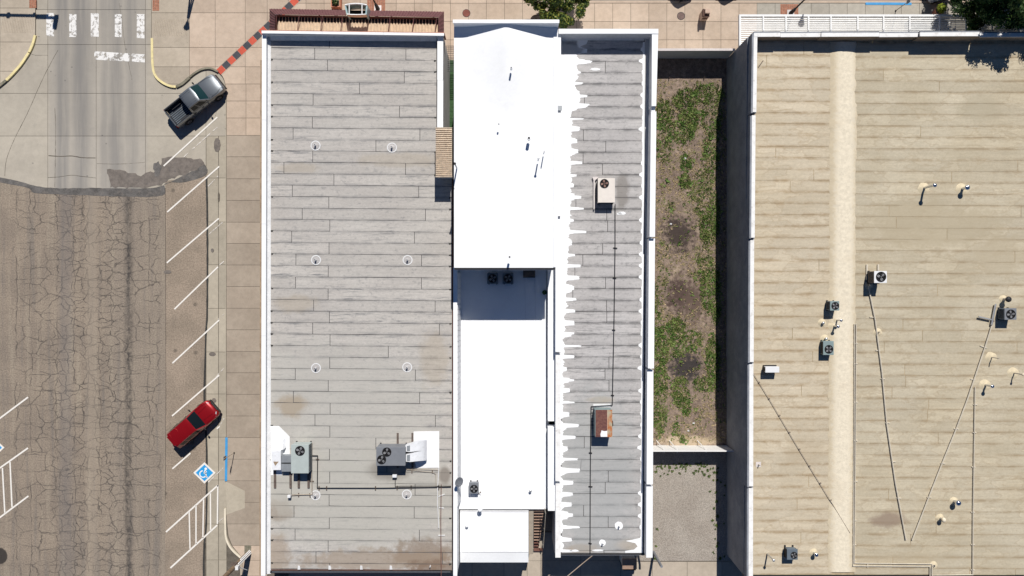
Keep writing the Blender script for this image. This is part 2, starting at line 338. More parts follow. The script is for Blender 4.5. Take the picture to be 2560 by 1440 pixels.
M['rear_concrete'] = walk_mat('rear_concrete', (.4, .34, .27), (.45, .385, .31), (.28, .24, .2))
M['glass'] = plain('dark_glass', (.006, .01, .012), .1, var=.05, spec=.3)
M['glass_teal'] = plain('windscreen', (.01, .032, .034), .1, var=.05, spec=.3)
M['tyre'] = plain('tyre_rubber', (.018, .018, .018), .9, var=.15)
M['rim'] = plain('alloy_rim', (.16, .16, .17), .5, .6, var=.05)
M['plastic'] = plain('black_plastic', (.02, .02, .021), .6, var=.15)
M['lamp_clear'] = plain('headlight', (.62, .64, .66), .15, .3, var=.05, spec=.6)
M['lamp_red'] = plain('tail_light', (.28, .012, .012), .25, var=.05)
M['paint_silver'] = plain('grey_car_paint', (.185, .2, .215), .38, .65, var=.02, coat=1)
M['paint_red'] = plain('red_car_paint', (.27, .004, .006), .3, .3, var=.03, coat=1)
M['paint_white'] = plain('white_car_paint', (.66, .67, .69), .3, .1, var=.02, coat=1)
M['paint_black'] = plain('black_car_paint', (.02, .021, .023), .25, .2, var=.03, coat=1)
M['bedliner'] = plain('bed_liner', (.035, .036, .042), .8, var=.15)
def leafmat(name, a, b, tr=.25):
    g = G(name); f = g.rnd(); n = g.noise(g.pos(), 1.6, 3, .6); n2 = g.noise(g.pos(), 9, 2, .6)
    c = g.mix(g.ramp(n, .35, .65), a, b); c = g.dim(c, g.ramp(n2, .25, .75, .6, 1.35)); return g.fin(c, .6, spec=.25)
M['leaf_deep'] = leafmat('deep_green_leaf', (.025, .05, .012), (.06, .1, .018))
M['leaf_tip'] = leafmat('yellow_green_leaf', (.12, .15, .025), (.26, .25, .045))
M['leaf_lush'] = leafmat('lush_green_leaf', (.03, .075, .018), (.06, .12, .025))
M['leaf_lime'] = leafmat('lime_leaf', (.2, .27, .02), (.28, .33, .03))
M['grass'] = leafmat('grass_green', (.08, .15, .03), (.17, .22, .06))
M['grass_dry'] = leafmat('dry_grass', (.42, .32, .19), (.3, .25, .13))
M['grass_olive'] = leafmat('olive_grass', (.17, .18, .07), (.27, .25, .11))

# soil of the lot, with scorched patches where stumps were burnt
g = G('lot_soil'); v = g.pos(); n1 = g.noise(v, .4, 5, .6); n2 = g.noise(v, 3.5, 7, .72); n3 = g.noise(v, 18, 3, .65)
c = g.mix(g.ramp(n1, .35, .65), (.215, .162, .13), (.27, .205, .162))
c = g.mix(g.ramp(g.noise(v, .9, 6, .7), .53, .7, 0, .65), c, (.4, .315, .23))
c = g.dim(c, g.ramp(n2, .3, .7, .62, 1.28)); c = g.dim(c, g.ramp(n3, .3, .7, .72, 1.26))
for px, py, w, h, cc in ((1696, 583, 36, 40, (.05, .038, .035)), (1700, 738, 34, 42, (.075, .05, .045)), (1713, 918, 38, 40, (.04, .036, .037)), (1735, 755, 30, 46, (.12, .085, .07))):
    p = P(px, py); c = g.mix(g.ramp(g.blob(p.x, p.y, w * H / F, h * H / F, wob=.85, sc_=2.4), .5, 1.4, .92, 0), c, cc)
c = g.mix(g.ramp(g.blob(P(1720, 1102).x, P(1720, 1102).y, 3.0, .5, wob=.4), .6, 1.1, .8, 0), c, (.5, .4, .28))
g.bump(n2, .8, .05); M['soil'] = g.fin(c, .95, spec=.1)
g = G('gravel_bed'); v = g.pos(); n1 = g.noise(v, .5, 5, .6); vo = g.voro(v, 11, 'F1', '3D'); n3 = g.noise(v, 26, 3, .7)
c = g.mix(g.ramp(n1, .35, .65), (.37, .325, .28), (.43, .385, .335)); c = g.dim(c, g.ramp(vo, .1, .75, 1.12, .72)); c = g.dim(c, g.ramp(n3, .3, .7, .78, 1.2))
g.bump(vo, .6, .03); M['gravel'] = g.fin(c, .95, spec=.1)
M['stone'] = plain('gravel_stone', (.45, .4, .35), .9, var=.25, scale=4)

# ------------------------------------------------------------------ mesh builder
ORI = {}
class MB:
    def __init__(s): s.v = []; s.f = []
    def add(s, vs, fs):
        o = len(s.v); s.v += [Vector(p) for p in vs]; s.f += [tuple(i + o for i in f) for f in fs]; return s
    def box(s, x0, x1, y0, y1, z0, z1):
        if x0 > x1: x0, x1 = x1, x0
        if y0 > y1: y0, y1 = y1, y0
        return s.hexa([(x0, y0, z0), (x1, y0, z0), (x1, y1, z0), (x0, y1, z0)], [(x0, y0, z1), (x1, y0, z1), (x1, y1, z1), (x0, y1, z1)])
    def hexa(s, b, t):
        return s.add(list(b) + list(t), [(3, 2, 1, 0), (4, 5, 6, 7), (0, 1, 5, 4), (1, 2, 6, 5), (2, 3, 7, 6), (3, 0, 4, 7)])
    def prism(s, pts, dz):
        """pts: 3d ring (top); walls drop by dz (or to an absolute level given as ('z', level))"""
        pts = [Vector(p) for p in pts]
        a = sum(pts[i].x * pts[(i + 1) % len(pts)].y - pts[(i + 1) % len(pts)].x * pts[i].y for i in range(len(pts)))
        if a < 0: pts = pts[::-1]
        n = len(pts); low = [Vector((p.x, p.y, dz[1] if isinstance(dz, tuple) else p.z - dz)) for p in pts]
        return s.add(pts + low, [tuple(range(n)), tuple(range(2 * n - 1, n - 1, -1))] + [(i, n + i, n + (i + 1) % n, (i + 1) % n) for i in range(n)])
    def cyl(s, p0, p1, r0, r1=None, n=10, cap=True):
        p0, p1 = Vector(p0), Vector(p1); r1 = r0 if r1 is None else r1
        d = (p1 - p0).normalized(); u = d.orthogonal().normalized(); w = d.cross(u)
        vs = []
        for p, r in ((p0, r0), (p1, r1)):
            for i in range(n):
                a = 2 * math.pi * i / n; vs.append(p + (u * math.cos(a) + w * math.sin(a)) * r)
        fs = [(i, (i + 1) % n, n + (i + 1) % n, n + i) for i in range(n)]
        if cap: fs += [tuple(range(n - 1, -1, -1)), tuple(range(n, 2 * n))]
        return s.add(vs, fs)
    def tube(s, pts, r, n=6):
        for a, b in zip(pts, pts[1:]):
            if (Vector(a) - Vector(b)).length > 1e-5: s.cyl(a, b, r, n=n)
        return s
    def ball(s, c, rx, ry, rz, nu=10, nv=6):
        c = Vector(c); vs = [c + Vector((0, 0, -rz))]
        for j in range(1, nv):
            t = -math.pi / 2 + math.pi * j / nv
            for i in range(nu):
                a = 2 * math.pi * i / nu; vs.append(c + Vector((rx * math.cos(t) * math.cos(a), ry * math.cos(t) * math.sin(a), rz * math.sin(t))))
        vs.append(c + Vector((0, 0, rz))); fs = []
        for i in range(nu): fs.append((0, 1 + (i + 1) % nu, 1 + i))
        for j in range(nv - 2):
            for i in range(nu):
                a = 1 + j * nu; fs.append((a + i, a + (i + 1) % nu, a + nu + (i + 1) % nu, a + nu + i))
        l = len(vs) - 1; a = 1 + (nv - 2) * nu
        for i in range(nu): fs.append((a + i, a + (i + 1) % nu, l))
        return s.add(vs, fs)
    def disc(s, c, r, n=24, dz=0, wob=0):
        c = Vector(c); return s.add([c + Vector((r * (1 + random.uniform(-wob, wob)) * math.cos(2 * math.pi * i / n), r * (1 + random.uniform(-wob, wob)) * math.sin(2 * math.pi * i / n), dz)) for i in range(n)], [tuple(range(n))])
    def ring(s, c, r0, r1, z=0, n=28, h=0):
        c = Vector(c); vs = []
        for r, zz in ((r0, z), (r1, z), (r1, z - h), (r0, z - h)):
            for i in range(n):
                a = 2 * math.pi * i / n; vs.append(c + Vector((r * math.cos(a), r * math.sin(a), zz)))
        fs = [(i, (i + 1) % n, n + (i + 1) % n, n + i)[::-1] for i in range(n)]
        if h: fs += [(n + i, n + (i + 1) % n, 2 * n + (i + 1) % n, 2 * n + i)[::-1] for i in range(n)] + [(3 * n + i, 3 * n + (i + 1) % n, (i + 1) % n, i)[::-1] for i in range(n)]
        return s.add(vs, fs)
    def build(s, name, mat, parent=None, smooth=False, bevel=0, **kw):
        off = ORI.get(parent.as_pointer(), Vector((0, 0, 0))) if parent else Vector((0, 0, 0))
        me = bpy.data.meshes.new(name); me.from_pydata([tuple(p - off) for p in s.v], [], s.f); me.update()
        if bevel or smooth:
            bm = bmesh.new(); bm.from_mesh(me); bmesh.ops.recalc_face_normals(bm, faces=bm.faces)
            if bevel:
                es = [e for e in bm.edges if len(e.link_faces) == 2 and e.calc_face_angle(0) > .6]
                bmesh.ops.bevel(bm, geom=es, offset=bevel, segments=2, profile=.5, affect='EDGES')
            bm.to_mesh(me); bm.free()
        if smooth:
            me.polygons.foreach_set('use_smooth', [True] * len(me.polygons))
            try: me.set_sharp_from_angle(angle=rad(40))
            except Exception: pass
        me.materials.append(M[mat] if isinstance(mat, str) else mat)
        o = bpy.data.objects.new(name, me); col.objects.link(o)
        if parent: o.parent = parent; ORI[o.as_pointer()] = off
        else: ORI[o.as_pointer()] = Vector((0, 0, 0))
        for k, val in kw.items(): o[k] = val
        return o
def tag(o, label, cat, group=None):
    o['label'] = label; o['category'] = cat
    if group: o['group'] = group
    return o
def thing(name, label, cat, loc=(0, 0, 0), group=None, rz=0.0, local=False):
    o = bpy.data.objects.new(name, None); col.objects.link(o); o.empty_display_size = .2
    o.location = loc; o.rotation_euler = (0, 0, rz)
    ORI[o.as_pointer()] = Vector((0, 0, 0)) if local else Vector(loc)
    return tag(o, label, cat, group)
def clip_rect(poly, x0, y0, x1, y1):
    """Sutherland-Hodgman: polygon (2d) by a rectangle"""
    def go(pts, inside, cut):
        out = []
        for i in range(len(pts)):
            a, b = pts[i - 1], pts[i]
            if inside(b):
                if not inside(a): out.append(cut(a, b))
                out.append(b)
            elif inside(a): out.append(cut(a, b))
        return out
    def cx(X): return lambda a, b: (X, a[1] + (b[1] - a[1]) * (X - a[0]) / (b[0] - a[0]))
    def cy(Y): return lambda a, b: (a[0] + (b[0] - a[0]) * (Y - a[1]) / (b[1] - a[1]), Y)
    p = go(poly, lambda q: q[0] >= x0, cx(x0))
    if p: p = go(p, lambda q: q[0] <= x1, cx(x1))
    if p: p = go(p, lambda q: q[1] >= y0, cy(y0))
    if p: p = go(p, lambda q: q[1] <= y1, cy(y1))
    out = []
    for q in p:
        if not out or abs(q[0] - out[-1][0]) + abs(q[1] - out[-1][1]) > .05: out.append(q)
    if len(out) > 1 and abs(out[0][0] - out[-1][0]) + abs(out[0][1] - out[-1][1]) < .05: out.pop()
    ar = sum(out[i - 1][0] * out[i][1] - out[i][0] * out[i - 1][1] for i in range(len(out)))
    return out if len(out) > 2 and abs(ar) > 12 else []
def flat(pts, surf, mat, name, parent=None, t=0.0, th=.003, **kw):
    """thin sheet lying on a surface"""
    m = MB(); m.prism([surf.at(x, y, t) for x, y in pts], th); return m.build(name, mat, parent, **kw)
def ribbon(path, w):
    """offset a pixel polyline to a closed outline of width w"""
    L, R = [], []
    for i, p in enumerate(path):
        a = path[max(0, i - 1)]; b = path[min(len(path) - 1, i + 1)]
        dx, dy = b[0] - a[0], b[1] - a[1]; l = math.hypot(dx, dy); nx, ny = -dy / l, dx / l
        L.append((p[0] + nx * w / 2, p[1] + ny * w / 2)); R.append((p[0] - nx * w / 2, p[1] - ny * w / 2))
    return L + R[::-1]
def smooth_path(pts, n=4):
    out = []
    for i in range(len(pts) - 1):
        p0 = pts[max(0, i - 1)]; p1 = pts[i]; p2 = pts[i + 1]; p3 = pts[min(len(pts) - 1, i + 2)]
        for k in range(n):
            t = k / n
            out.append(tuple(.5 * (2 * p1[j] + (p2[j] - p0[j]) * t + (2 * p0[j] - 5 * p1[j] + 4 * p2[j] - p3[j]) * t * t + (3 * p1[j] - p0[j] - 3 * p2[j] + p3[j]) * t ** 3) for j in range(2)))
    return out + [tuple(pts[-1])]
def strip_prism(path, w, z0, z1, name, mat, parent=None):
    """kerb-like ribbon, made of quads so that curves stay clean"""
    o = ribbon(path, w); n = len(path); L = o[:n]; R = o[n:][::-1]; m = MB()
    for i in range(n - 1):
        t = [P(*L[i], z1), P(*L[i + 1], z1), P(*R[i + 1], z1), P(*R[i], z1)]
        m.prism(t, ('z', z0))
    return m.build(name, mat, parent)
# ------------------------------------------------------------------ the ground, street and pavements
m = MB(); m.box(-400, 400, -400, 400, -.6, -.06); m.build('ground', 'rear_concrete', kind='structure')
street = MB().prism([P(-120, -160, -.02), P(2700, -160, -.02), P(2700, 10, -.02), P(700, 10, -.02), P(600, 560, -.02), P(600, 1600, -.02), P(-120, 1600, -.02)], .03).build('road', 'joint', kind='structure')
gap = .45
XS = [-120, 119.5, 240.5, 363.5, 515, 565]; YS = [-150, -60, 24, 111.5, 233.5, 340, 490]
for i in range(5):
    for j in range(6):
        x0, x1, y0, y1 = XS[i], XS[i + 1], YS[j], YS[j + 1]
        if i == 4 and j == 5: continue
        flat([(x0 + gap, y0 + gap), (x1 - gap, y0 + gap), (x1 - gap, y1 - gap), (x0 + gap, y1 - gap)], GROUND, 'street_concrete', 'road_slab', street, th=.02)
# concrete gutter beside the parking lane
GY = [340, 445, 555, 662, 771, 880, 985, 1093, 1200, 1310, 1400, 1500]
for a, b in zip(GY, GY[1:]):
    flat([(516, a + gap), (545.5, a + gap), (545.5, b - gap), (516, b - gap)], GROUND, 'gutter', 'gutter_slab', street, th=.02)
    flat([(547, a + gap), (566, a + gap), (566, b - gap), (547, b - gap)], GROUND, 'gutter', 'gutter_slab', street, th=.02)
# asphalt street
asph = [(-120, 430), (0, 452), (40, 462), (119, 478), (240, 480), (350, 480), (405, 470), (418, 470), (418, 1600), (-120, 1600)]
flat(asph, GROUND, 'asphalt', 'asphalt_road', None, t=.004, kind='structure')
lane = [(413, 452), (460, 448), (513, 428), (519, 428), (518, 700), (517, 840), (512, 900), (512, 1010), (516, 1100), (516, 1350), (509, 1375), (509, 1600), (413, 1600)]
flat(lane, GROUND, 'lane_asphalt', 'parking_lane', None, t=.008, kind='structure')
def ragged(pts, amp, step=6, seed=1):
    rnd = random.Random(seed); out = []
    for i in range(len(pts)):
        a, b = pts[i], pts[(i + 1) % len(pts)]; l = math.hypot(b[0] - a[0], b[1] - a[1]); k = max(1, int(l / step))
        for t in range(k):
            f = t / k; j = amp if t else amp * .4
            out.append((a[0] + (b[0] - a[0]) * f + rnd.uniform(-j, j), a[1] + (b[1] - a[1]) * f + rnd.uniform(-j, j)))
    return out
tarband = smooth_path([(-120, 420), (0, 443), (42, 452), (119, 469), (240, 470), (352, 471), (400, 466), (450, 443), (512, 411)], 5) + \
          smooth_path([(519, 425), (512, 440), (460, 456), (413, 458), (406, 489), (300, 491), (150, 486), (85, 482), (70, 470), (0, 456), (-120, 438)], 5)
flat(ragged(tarband, .9, 7, 3), GROUND, 'tar', 'tar_band', None, t=.012, kind='structure')
flat(ragged([(268, 424), (290, 424), (330, 432), (352, 440), (363, 433), (376, 428), (384, 432), (398, 424), (404, 396), (430, 392), (470, 396), (505, 399), (512, 412), (470, 432), (430, 446), (402, 464), (368, 469), (275, 468)], 2.8, 7, 4), GROUND, 'patch', 'asphalt_patch', None, t=.015, kind='structure')
flat(ragged([(384, 408), (396, 402), (404, 416), (398, 440), (386, 440)], 2.0, 6, 5), GROUND, 'tar', 'asphalt_patch', None, t=.02, kind='structure')
tl = smooth_path([(516, 440), (518, 520), (518.5, 640), (518, 780), (515, 830), (513, 900), (511, 960), (511, 1010), (515, 1080), (517, 1150), (516, 1300), (510, 1370), (509, 1460)], 6)
flat(ragged(ribbon(tl, 4.6), .7, 9, 6), GROUND, 'tar_line', 'tar_seam', None, t=.018, kind='structure')
flat(ribbon(smooth_path([(413, 470), (414, 700), (414.5, 1000), (413, 1250)], 4), .9), GROUND, 'tar_line', 'lane_joint', None, t=.017, kind='structure')
for i, pts in enumerate(([(121, 389), (150, 391), (180, 390), (205, 394), (239, 395)], [(119, 444), (150, 442), (178, 438), (205, 441), (239, 445)], [(145, 125), (110, 190), (70, 280), (35, 350), (16, 400), (12, 440)], [(298, 8), (306, 60), (312, 112), (330, 200)], [(137, 270), (139, 330), (137, 468)], [(242, 409), (300, 410), (362, 406)], [(78, 135), (90, 138), (119, 138)])):
    w = (2.2, 1.2, 1.1, .7, .9, .7, .8)[i]
    flat(ragged(ribbon(smooth_path(pts, 5), w), .4, 5, 20 + i), GROUND, 'joint', 'crack', street, t=.003)
# pavement, west side, with its curved kerb
CK = smooth_path([(378, -150), (378, -20), (378, 95), (379, 150), (382, 176), (391, 194), (408, 207), (425, 214), (441, 216), (456, 208), (471, 194), (488, 181), (506, 172), (526, 171), (545, 180), (556, 192), (562, 210), (565, 240), (565.5, 300), (565, 1270)], 4)
plaza = CK + [(565, 1285), (567, 1310), (570, 1340), (580, 1365), (605, 1395), (605, 1600), (720, 1600), (720, -150)]
paving = MB(); paving.prism([P(x, y, .098) for x, y in plaza], ('z', -.03)); walk = paving.build('pavement', 'joint', kind='structure')
def pave(poly, xs, ys, mat, g_=.45, surf=WALK, parent=walk, name='paving_slab', th=.02):
    for a, b in zip(xs, xs[1:]):
        for c_, d in zip(ys, ys[1:]):
            q = clip_rect(poly, a + g_, c_ + g_, b - g_, d - g_)
            if q: flat(q, surf, mat(a, c_) if callable(mat) else mat, name, parent, th=th)
inset = [(x + 1.2, y) for x, y in plaza]
pave(inset, [370, 473.5, 538, 613], [-150, -60, 32, 118.5, 167, 210], lambda a, b: 'walk_tan' if a > 460 else 'walk_grey')
pave(inset, [370, 473.5, 560], [210, 226], 'walk_grey')
pave(inset, [613, 668, 724], [-150, -60, 32, 118.5, 167, 210], 'walk_tan')
pave(inset, [560, 615, 668], [210, 252.5, 295, 338.5], 'walk_tan')
pave(inset, [560, 668], [338.5, 392, 447, 501, 555.5, 608.5, 662.5, 716.5, 770.5, 824.5, 878.5, 932, 986, 1040, 1094, 1148, 1202, 1256, 1310, 1364], 'walk_brown')
pave(inset, [560, 612, 668], [1364, 1401, 1440, 1500], 'walk_tan')
flat([(564, 1203.5), (612, 1227), (612, 1270), (566, 1287)], WALK, 'gutter', 'kerb_ramp', walk, t=.004)
# far pavement in front of the shops
ty = 4
front = [(720, -60), (1290, -60), (1420, 3), (2700, 3), (2700, 149), (1838, 149), (1838, 142), (1592, 142), (1592, 175), (720, 175)]
frontw = MB().prism([P(x, y, .098) for x, y in front], ('z', -.03)).build('shop_pavement', 'joint', kind='structure')
xs = [720 + 45.1 * i for i in range(-1, 46)]
def fm(a, b):
    if 1270 < a < 1300 and b < 45: return 'walk_pale'
    if 1400 < a < 1425 and 45 < b: return 'walk_pale'
    return 'walk_tan' if a < 1850 else 'walk_cool'
pave(front, xs, [-60, -38, 8, 53.5, 99.5, 146, 175], fm, parent=frontw)
strip_prism([(1400, 4.5), (2000, 4.5), (2700, 4.5)], 5, -.02, .135, 'kerb', 'walk_tan', frontw)
flat([(-120, -160), (2700, -160), (2700, 1.5), (1410, 1.5), (1285, -61), (-120, -61)], GROUND, 'street_concrete', 'far_gutter', street, th=.015)
# left corner pavement
cornerp = [(-120, -150), (88, -150), (88, 86), (84, 104), (76, 122), (66, 138), (50, 160), (30, 184), (12, 203), (-4, 214), (-120, 280)]
cornw = MB().prism([P(x, y, .098) for x, y in cornerp], ('z', -.03)).build('corner_pavement', 'joint', kind='structure')
pave(cornerp, [-120, 0, 90], [-150, -60, 20, 105, 178, 290], 'walk_grey', parent=cornw)
# kerbs
strip_prism(smooth_path([(87, 88), (81, 110), (72, 130)], 5), 6, -.02, .15, 'painted_kerb', 'yellow_paint', cornw)
strip_prism(smooth_path([(71, 132), (52, 160), (32, 183), (15, 200)], 5), 6, -.02, .15, 'painted_kerb', 'yellow_paint', cornw)
strip_prism(smooth_path([(14, 201), (4, 209), (-10, 219), (-60, 246)], 5), 6, -.02, .148, 'old_kerb', 'old_kerb', cornw)
strip_prism(smooth_path([(379.5, 95), (380.5, 150), (383.5, 177), (392, 194.5), (409, 208), (426, 215), (439, 216.5)], 5), 5.5, -.02, .15, 'painted_kerb', 'yellow_paint', walk)
strip_prism(smooth_path([(440, 216.5), (456, 208), (473, 193)], 5), 6.5, -.02, .148, 'old_kerb', 'old_kerb', walk)
strip_prism(smooth_path([(474, 192), (488, 181), (506, 172), (526, 170.5), (545, 179)], 5), 4.5, -.02, .149, 'old_kerb', 'old_kerb', walk)
strip_prism([(566, 1094), (565.5, 1150), (564.8, 1203)], 6, -.02, .15, 'painted_kerb', 'blue_paint', walk)
strip_prism(smooth_path([(562.5, 1272), (563, 1320), (565, 1345), (573, 1365), (585, 1380), (601, 1394)], 5), 4.6, -.02, .15, 'painted_kerb', 'white_kerb', walk)
strip_prism([(564.7, 240), (564.7, 700), (564.2, 1092)], 1.6, -.02, .13, 'kerb_edge', 'gutter', walk)
strip_prism([(2164, 9), (2220, 9), (2279, 9.5)], 6, .05, .14, 'painted_kerb', 'blue_paint', frontw)
flat(ragged([(650.5, 150), (655, 150), (654, 1440), (648.5, 1440)], .6, 14, 77), WALK, 'brown_wall', 'soil_strip', walk, t=.004)
# ramps with scored texture
for (x0, x1, y0, y1, par) in ((384, 470, 48, 90, walk), (2, 84, 40, 82, cornw)):
    mm = MB()
    for i in range(20):
        xx = x0 + (x1 - x0) * i / 20
        a = P(xx, y1, .128); b = P(xx + 6, y0, .128); mm.tube([a, b], .012, 4)
    mm.build('ramp_ribs', 'walk_grey', par, kind='stuff')
# brick bands in the pavement
def brick_band(x0, x1, y0, y1, par, nx, ny):
    for i in range(nx):
        for j in range(ny):
            a = x0 + (x1 - x0) * i / nx; b = x0 + (x1 - x0) * (i + 1) / nx; c_ = y0 + (y1 - y0) * j / ny; d = y0 + (y1 - y0) * (j + 1) / ny
            flat([(a + .2, c_ + .2), (b - .2, c_ + .2), (b - .2, d - .2), (a + .2, d - .2)], WALK, 'brick', 'brick', par, t=.006 + random.uniform(0, .003), th=.01)
brick_band(381, 398, -4, 27, walk, 3, 6); brick_band(73, 91, -4, 20, cornw, 3, 5)
brick_band(918, 963, -30, 38, frontw, 8, 13); brick_band(1951, 1996, 10, 40, frontw, 8, 6)
# dirt square by the utility pole, covers
flat([(611, 1364), (628, 1364), (628, 1388), (611, 1388)], WALK, 'old_kerb', 'tree_pit', walk, t=.004)
# chequered paving strip
sx, sy = 546.5, 180.5; ux, uy = 13.05, -12.2
for i in range(17):
    ax, ay = sx + ux * i, sy + uy * i; nx, ny = 5.6, 6.0
    flat([(ax - nx, ay - ny), (ax + ux * .97 - nx, ay + uy * .97 - ny), (ax + ux * .97 + nx, ay + uy * .97 + ny), (ax + nx, ay + ny)], WALK, 'paver_dark' if i % 2 else 'paver_red', 'chequer_paver', walk, t=.006, th=.012)
for s_ in (-1, 1):
    a = (sx + 6.6 * s_, sy + 7.0 * s_); flat(ribbon([a, (a[0] + ux * 17, a[1] + uy * 17)], 1.4), WALK, 'walk_grey', 'paver_border', walk, t=.008, th=.01)
# ------------------------------------------------------------------ painted markings (flat paint on the street)
mk = thing('road_markings', 'white painted crosswalk, stop line and parking stall lines on the street', 'road marking'); mk['kind'] = 'structure'
for x0, x1, y0, y1 in ((115.5, 135, 32, 91), (173, 191, 35, 93), (227, 247, 33, 92), (287, 304, 35, 93), (342, 361, 35, 96)):
    flat([(x0, y0), (x1, y0 + .5), (x1, y1), (x0, y1 - 1)], GROUND, 'road_paint', 'crosswalk_bar', mk, t=.006)
flat([(236, 128), (362, 136), (362, 156), (235, 149)], GROUND, 'stop_paint', 'stop_line', mk, t=.006)
def line(a, b, w, mat='stall_paint', t=.024, nm='stall_line'):
    flat(ribbon([a, b], w), GROUND, mat, nm, mk, t=t)
for a, b in (((409, 415), (543, 293)), ((418, 530), (548, 416)), ((417, 657), (547, 546)), ((436, 773), (545, 667)), ((431, 908), (548, 800)), ((430, 1040), (548, 938)), ((431, 1172), (476, 1133)), ((542, 1072), (549, 1066))):
    line(a, b, 3.6)
for a, b in (((460, 392), (543, 318)), ((520, 466), (545, 440)), ((523, 585), (556, 556)), ((548, 663), (560, 653)), ((545, 798), (560, 785)), ((540, 942), (560, 920)), ((549, 1066), (560, 1046)), ((520, 1206), (558, 1170)), ((545, 1305), (560, 1294))):
    line(a, b, 2.2, 'faded_paint', .023)
for a, b, w in (((415, 1330), (545, 1213), 4), ((426, 1420), (543, 1313), 4), ((544.5, 1213), (543.5, 1310), 3.6), ((526, 1232), (526.5, 1326), 3.2), ((509, 1248), (507, 1345), 3.2), ((490, 1264), (490, 1360), 3.2), ((473, 1280), (475, 1372), 3.2),
                ((-30, 1068), (70, 993), 4), ((-20, 1184), (70, 1120), 4), ((-30, 1316), (71, 1240), 4), ((25, 1155), (30, 1268), 3.6), ((6, 1170), (12, 1282), 3.6)):
    line(a, b, w)
# accessible-parking symbol: blue diamond, white border, wheelchair figure
def symbol(cx, cy):
    flat([(cx - 28, cy), (cx, cy - 26.5), (cx + 28, cy), (cx, cy + 27)], GROUND, 'stall_paint', 'symbol_border', mk, t=.024)
    flat([(cx - 22, cy), (cx, cy - 20.5), (cx + 22, cy), (cx, cy + 21)], GROUND, 'sign_blue', 'symbol_field', mk, t=.028)
    mm = MB()
    def dot(x, y, r): mm.disc(P(x, y, .033), r * H / F, 14)
    dot(cx + 3.4, cy - 10, 3.3)
    def bar(pts, w):
        o = ribbon(pts, w); n = len(pts)
        for i in range(n - 1):
            q = [P(*o[i], .033), P(*o[i + 1], .033), P(*o[2 * n - 2 - i], .033), P(*o[2 * n - 1 - i], .033)]; mm.add(q, [(3, 2, 1, 0)] if True else [])
    bar([(cx + 2.2, cy - 6.5), (cx - .3, cy + 1)], 4.2); bar([(cx - 1, cy + 1.2), (cx + 5, cy + 1.6)], 3.2); bar([(cx + 3.6, cy + 1), (cx + 4.6, cy + 10.5)], 3.0)
    bar([(cx + 1, cy - 3), (cx + 6, cy - 2.8)], 2.2)
    bar([(cx + 3.4, cy + 10.5), (cx + 8, cy + 10.8)], 2.4)
    bar([(cx - 3.5 + 8.2 * math.cos(t), cy + 3 + 8.2 * math.sin(t)) for t in [rad(-95 - 20 * k) for k in range(13)]], 2.8)
    o = mm.build('wheelchair_figure', 'symbol_white', mk)
symbol(511, 1182); symbol(-17, 1119)
# gutter inlets, stains and covers
for i, (x, y, w, h) in enumerate(((543, 362, 9, 18), (547, 493, 3, 12), (531, 626, 4, 5), (531, 885, 9, 5), (535, 1001, 6, 6), (419, 680, 10, 5))):
    flat(ragged([(x + w * math.cos(rad(a)), y + h * math.sin(rad(a))) for a in range(0, 360, 40)], .8, 4, 40 + i), GROUND, 'patch' if i not in (1,) else 'joint', 'oil_stain', street, t=.026)
def cover(px, py, r, mat, label):
    o = thing('manhole_cover', label, 'manhole cover', P(px, py, .12)); k = H / F
    q = P(px, py, .12); MB().cyl(q, q + Vector((0, 0, .01)), r * k, n=28).build('rim', 'dark_metal', o); MB().cyl(q, q + Vector((0, 0, .016)), r * k * .88, n=24).build('lid', mat, o)
    mm = MB()
    for i in range(-2, 3): mm.box(P(px, py).x - r * k * .6, P(px, py).x + r * k * .6, P(px, py).y + i * r * k * .25 - .015, P(px, py).y + i * r * k * .25 + .015, .134, .142)
    mm.build('tread_bars', mat, o)
cover(1166, 33, 10, 'manhole_red', 'dull red round cover in the pavement beside the maroon canopy')
cover(1702.5, 40, 10, 'manhole', 'brown iron manhole cover in the pavement by the tan litter bin')

# ------------------------------------------------------------------ vacant lot
soil_pts = [(1590, 141), (1822, 141), (1822, 1118), (1590, 1118)]
m = MB(); nx, ny = 40, 150; a = P(1590, 138); b = P(1824, 1121)
vs = []; fs = []
for j in range(ny + 1):
    for i in range(nx + 1):
        X = a.x + (b.x - a.x) * i / nx; Y = a.y + (b.y - a.y) * j / ny
        vs.append((X, Y, .06 + .05 * mnoise.noise(Vector((X * .5, Y * .5, 0))) + .03 * mnoise.noise(Vector((X * 2, Y * 2, 3)))))
for j in range(ny):
    for i in range(nx): q = j * (nx + 1) + i; fs.append((q, q + nx + 1, q + nx + 2, q + 1))
m.add(vs, fs); m.build('lot_soil', 'soil', smooth=True, kind='structure')
flat([(1560, 1112), (1830, 1112), (1830, 1404), (1560, 1404)], Flat(.05), 'gravel', 'gravel_lot', None, th=.1, kind='structure')
rearw = MB().prism([P(1100, 1330, .03), P(1570, 1330, .03), P(1570, 1401, .03), P(1900, 1401, .03), P(1900, 1600, .03), P(1100, 1600, .03)], .08).build('rear_yard', 'joint', kind='structure')
pave([(1100, 1330), (1570, 1330), (1570, 1402), (1900, 1402), (1900, 1600), (1100, 1600)], [1100, 1180, 1260, 1318, 1352, 1452, 1552, 1631, 1718, 1805, 1900], [1330, 1402, 1500, 1600], 'rear_concrete', surf=Flat(.05), parent=rearw)
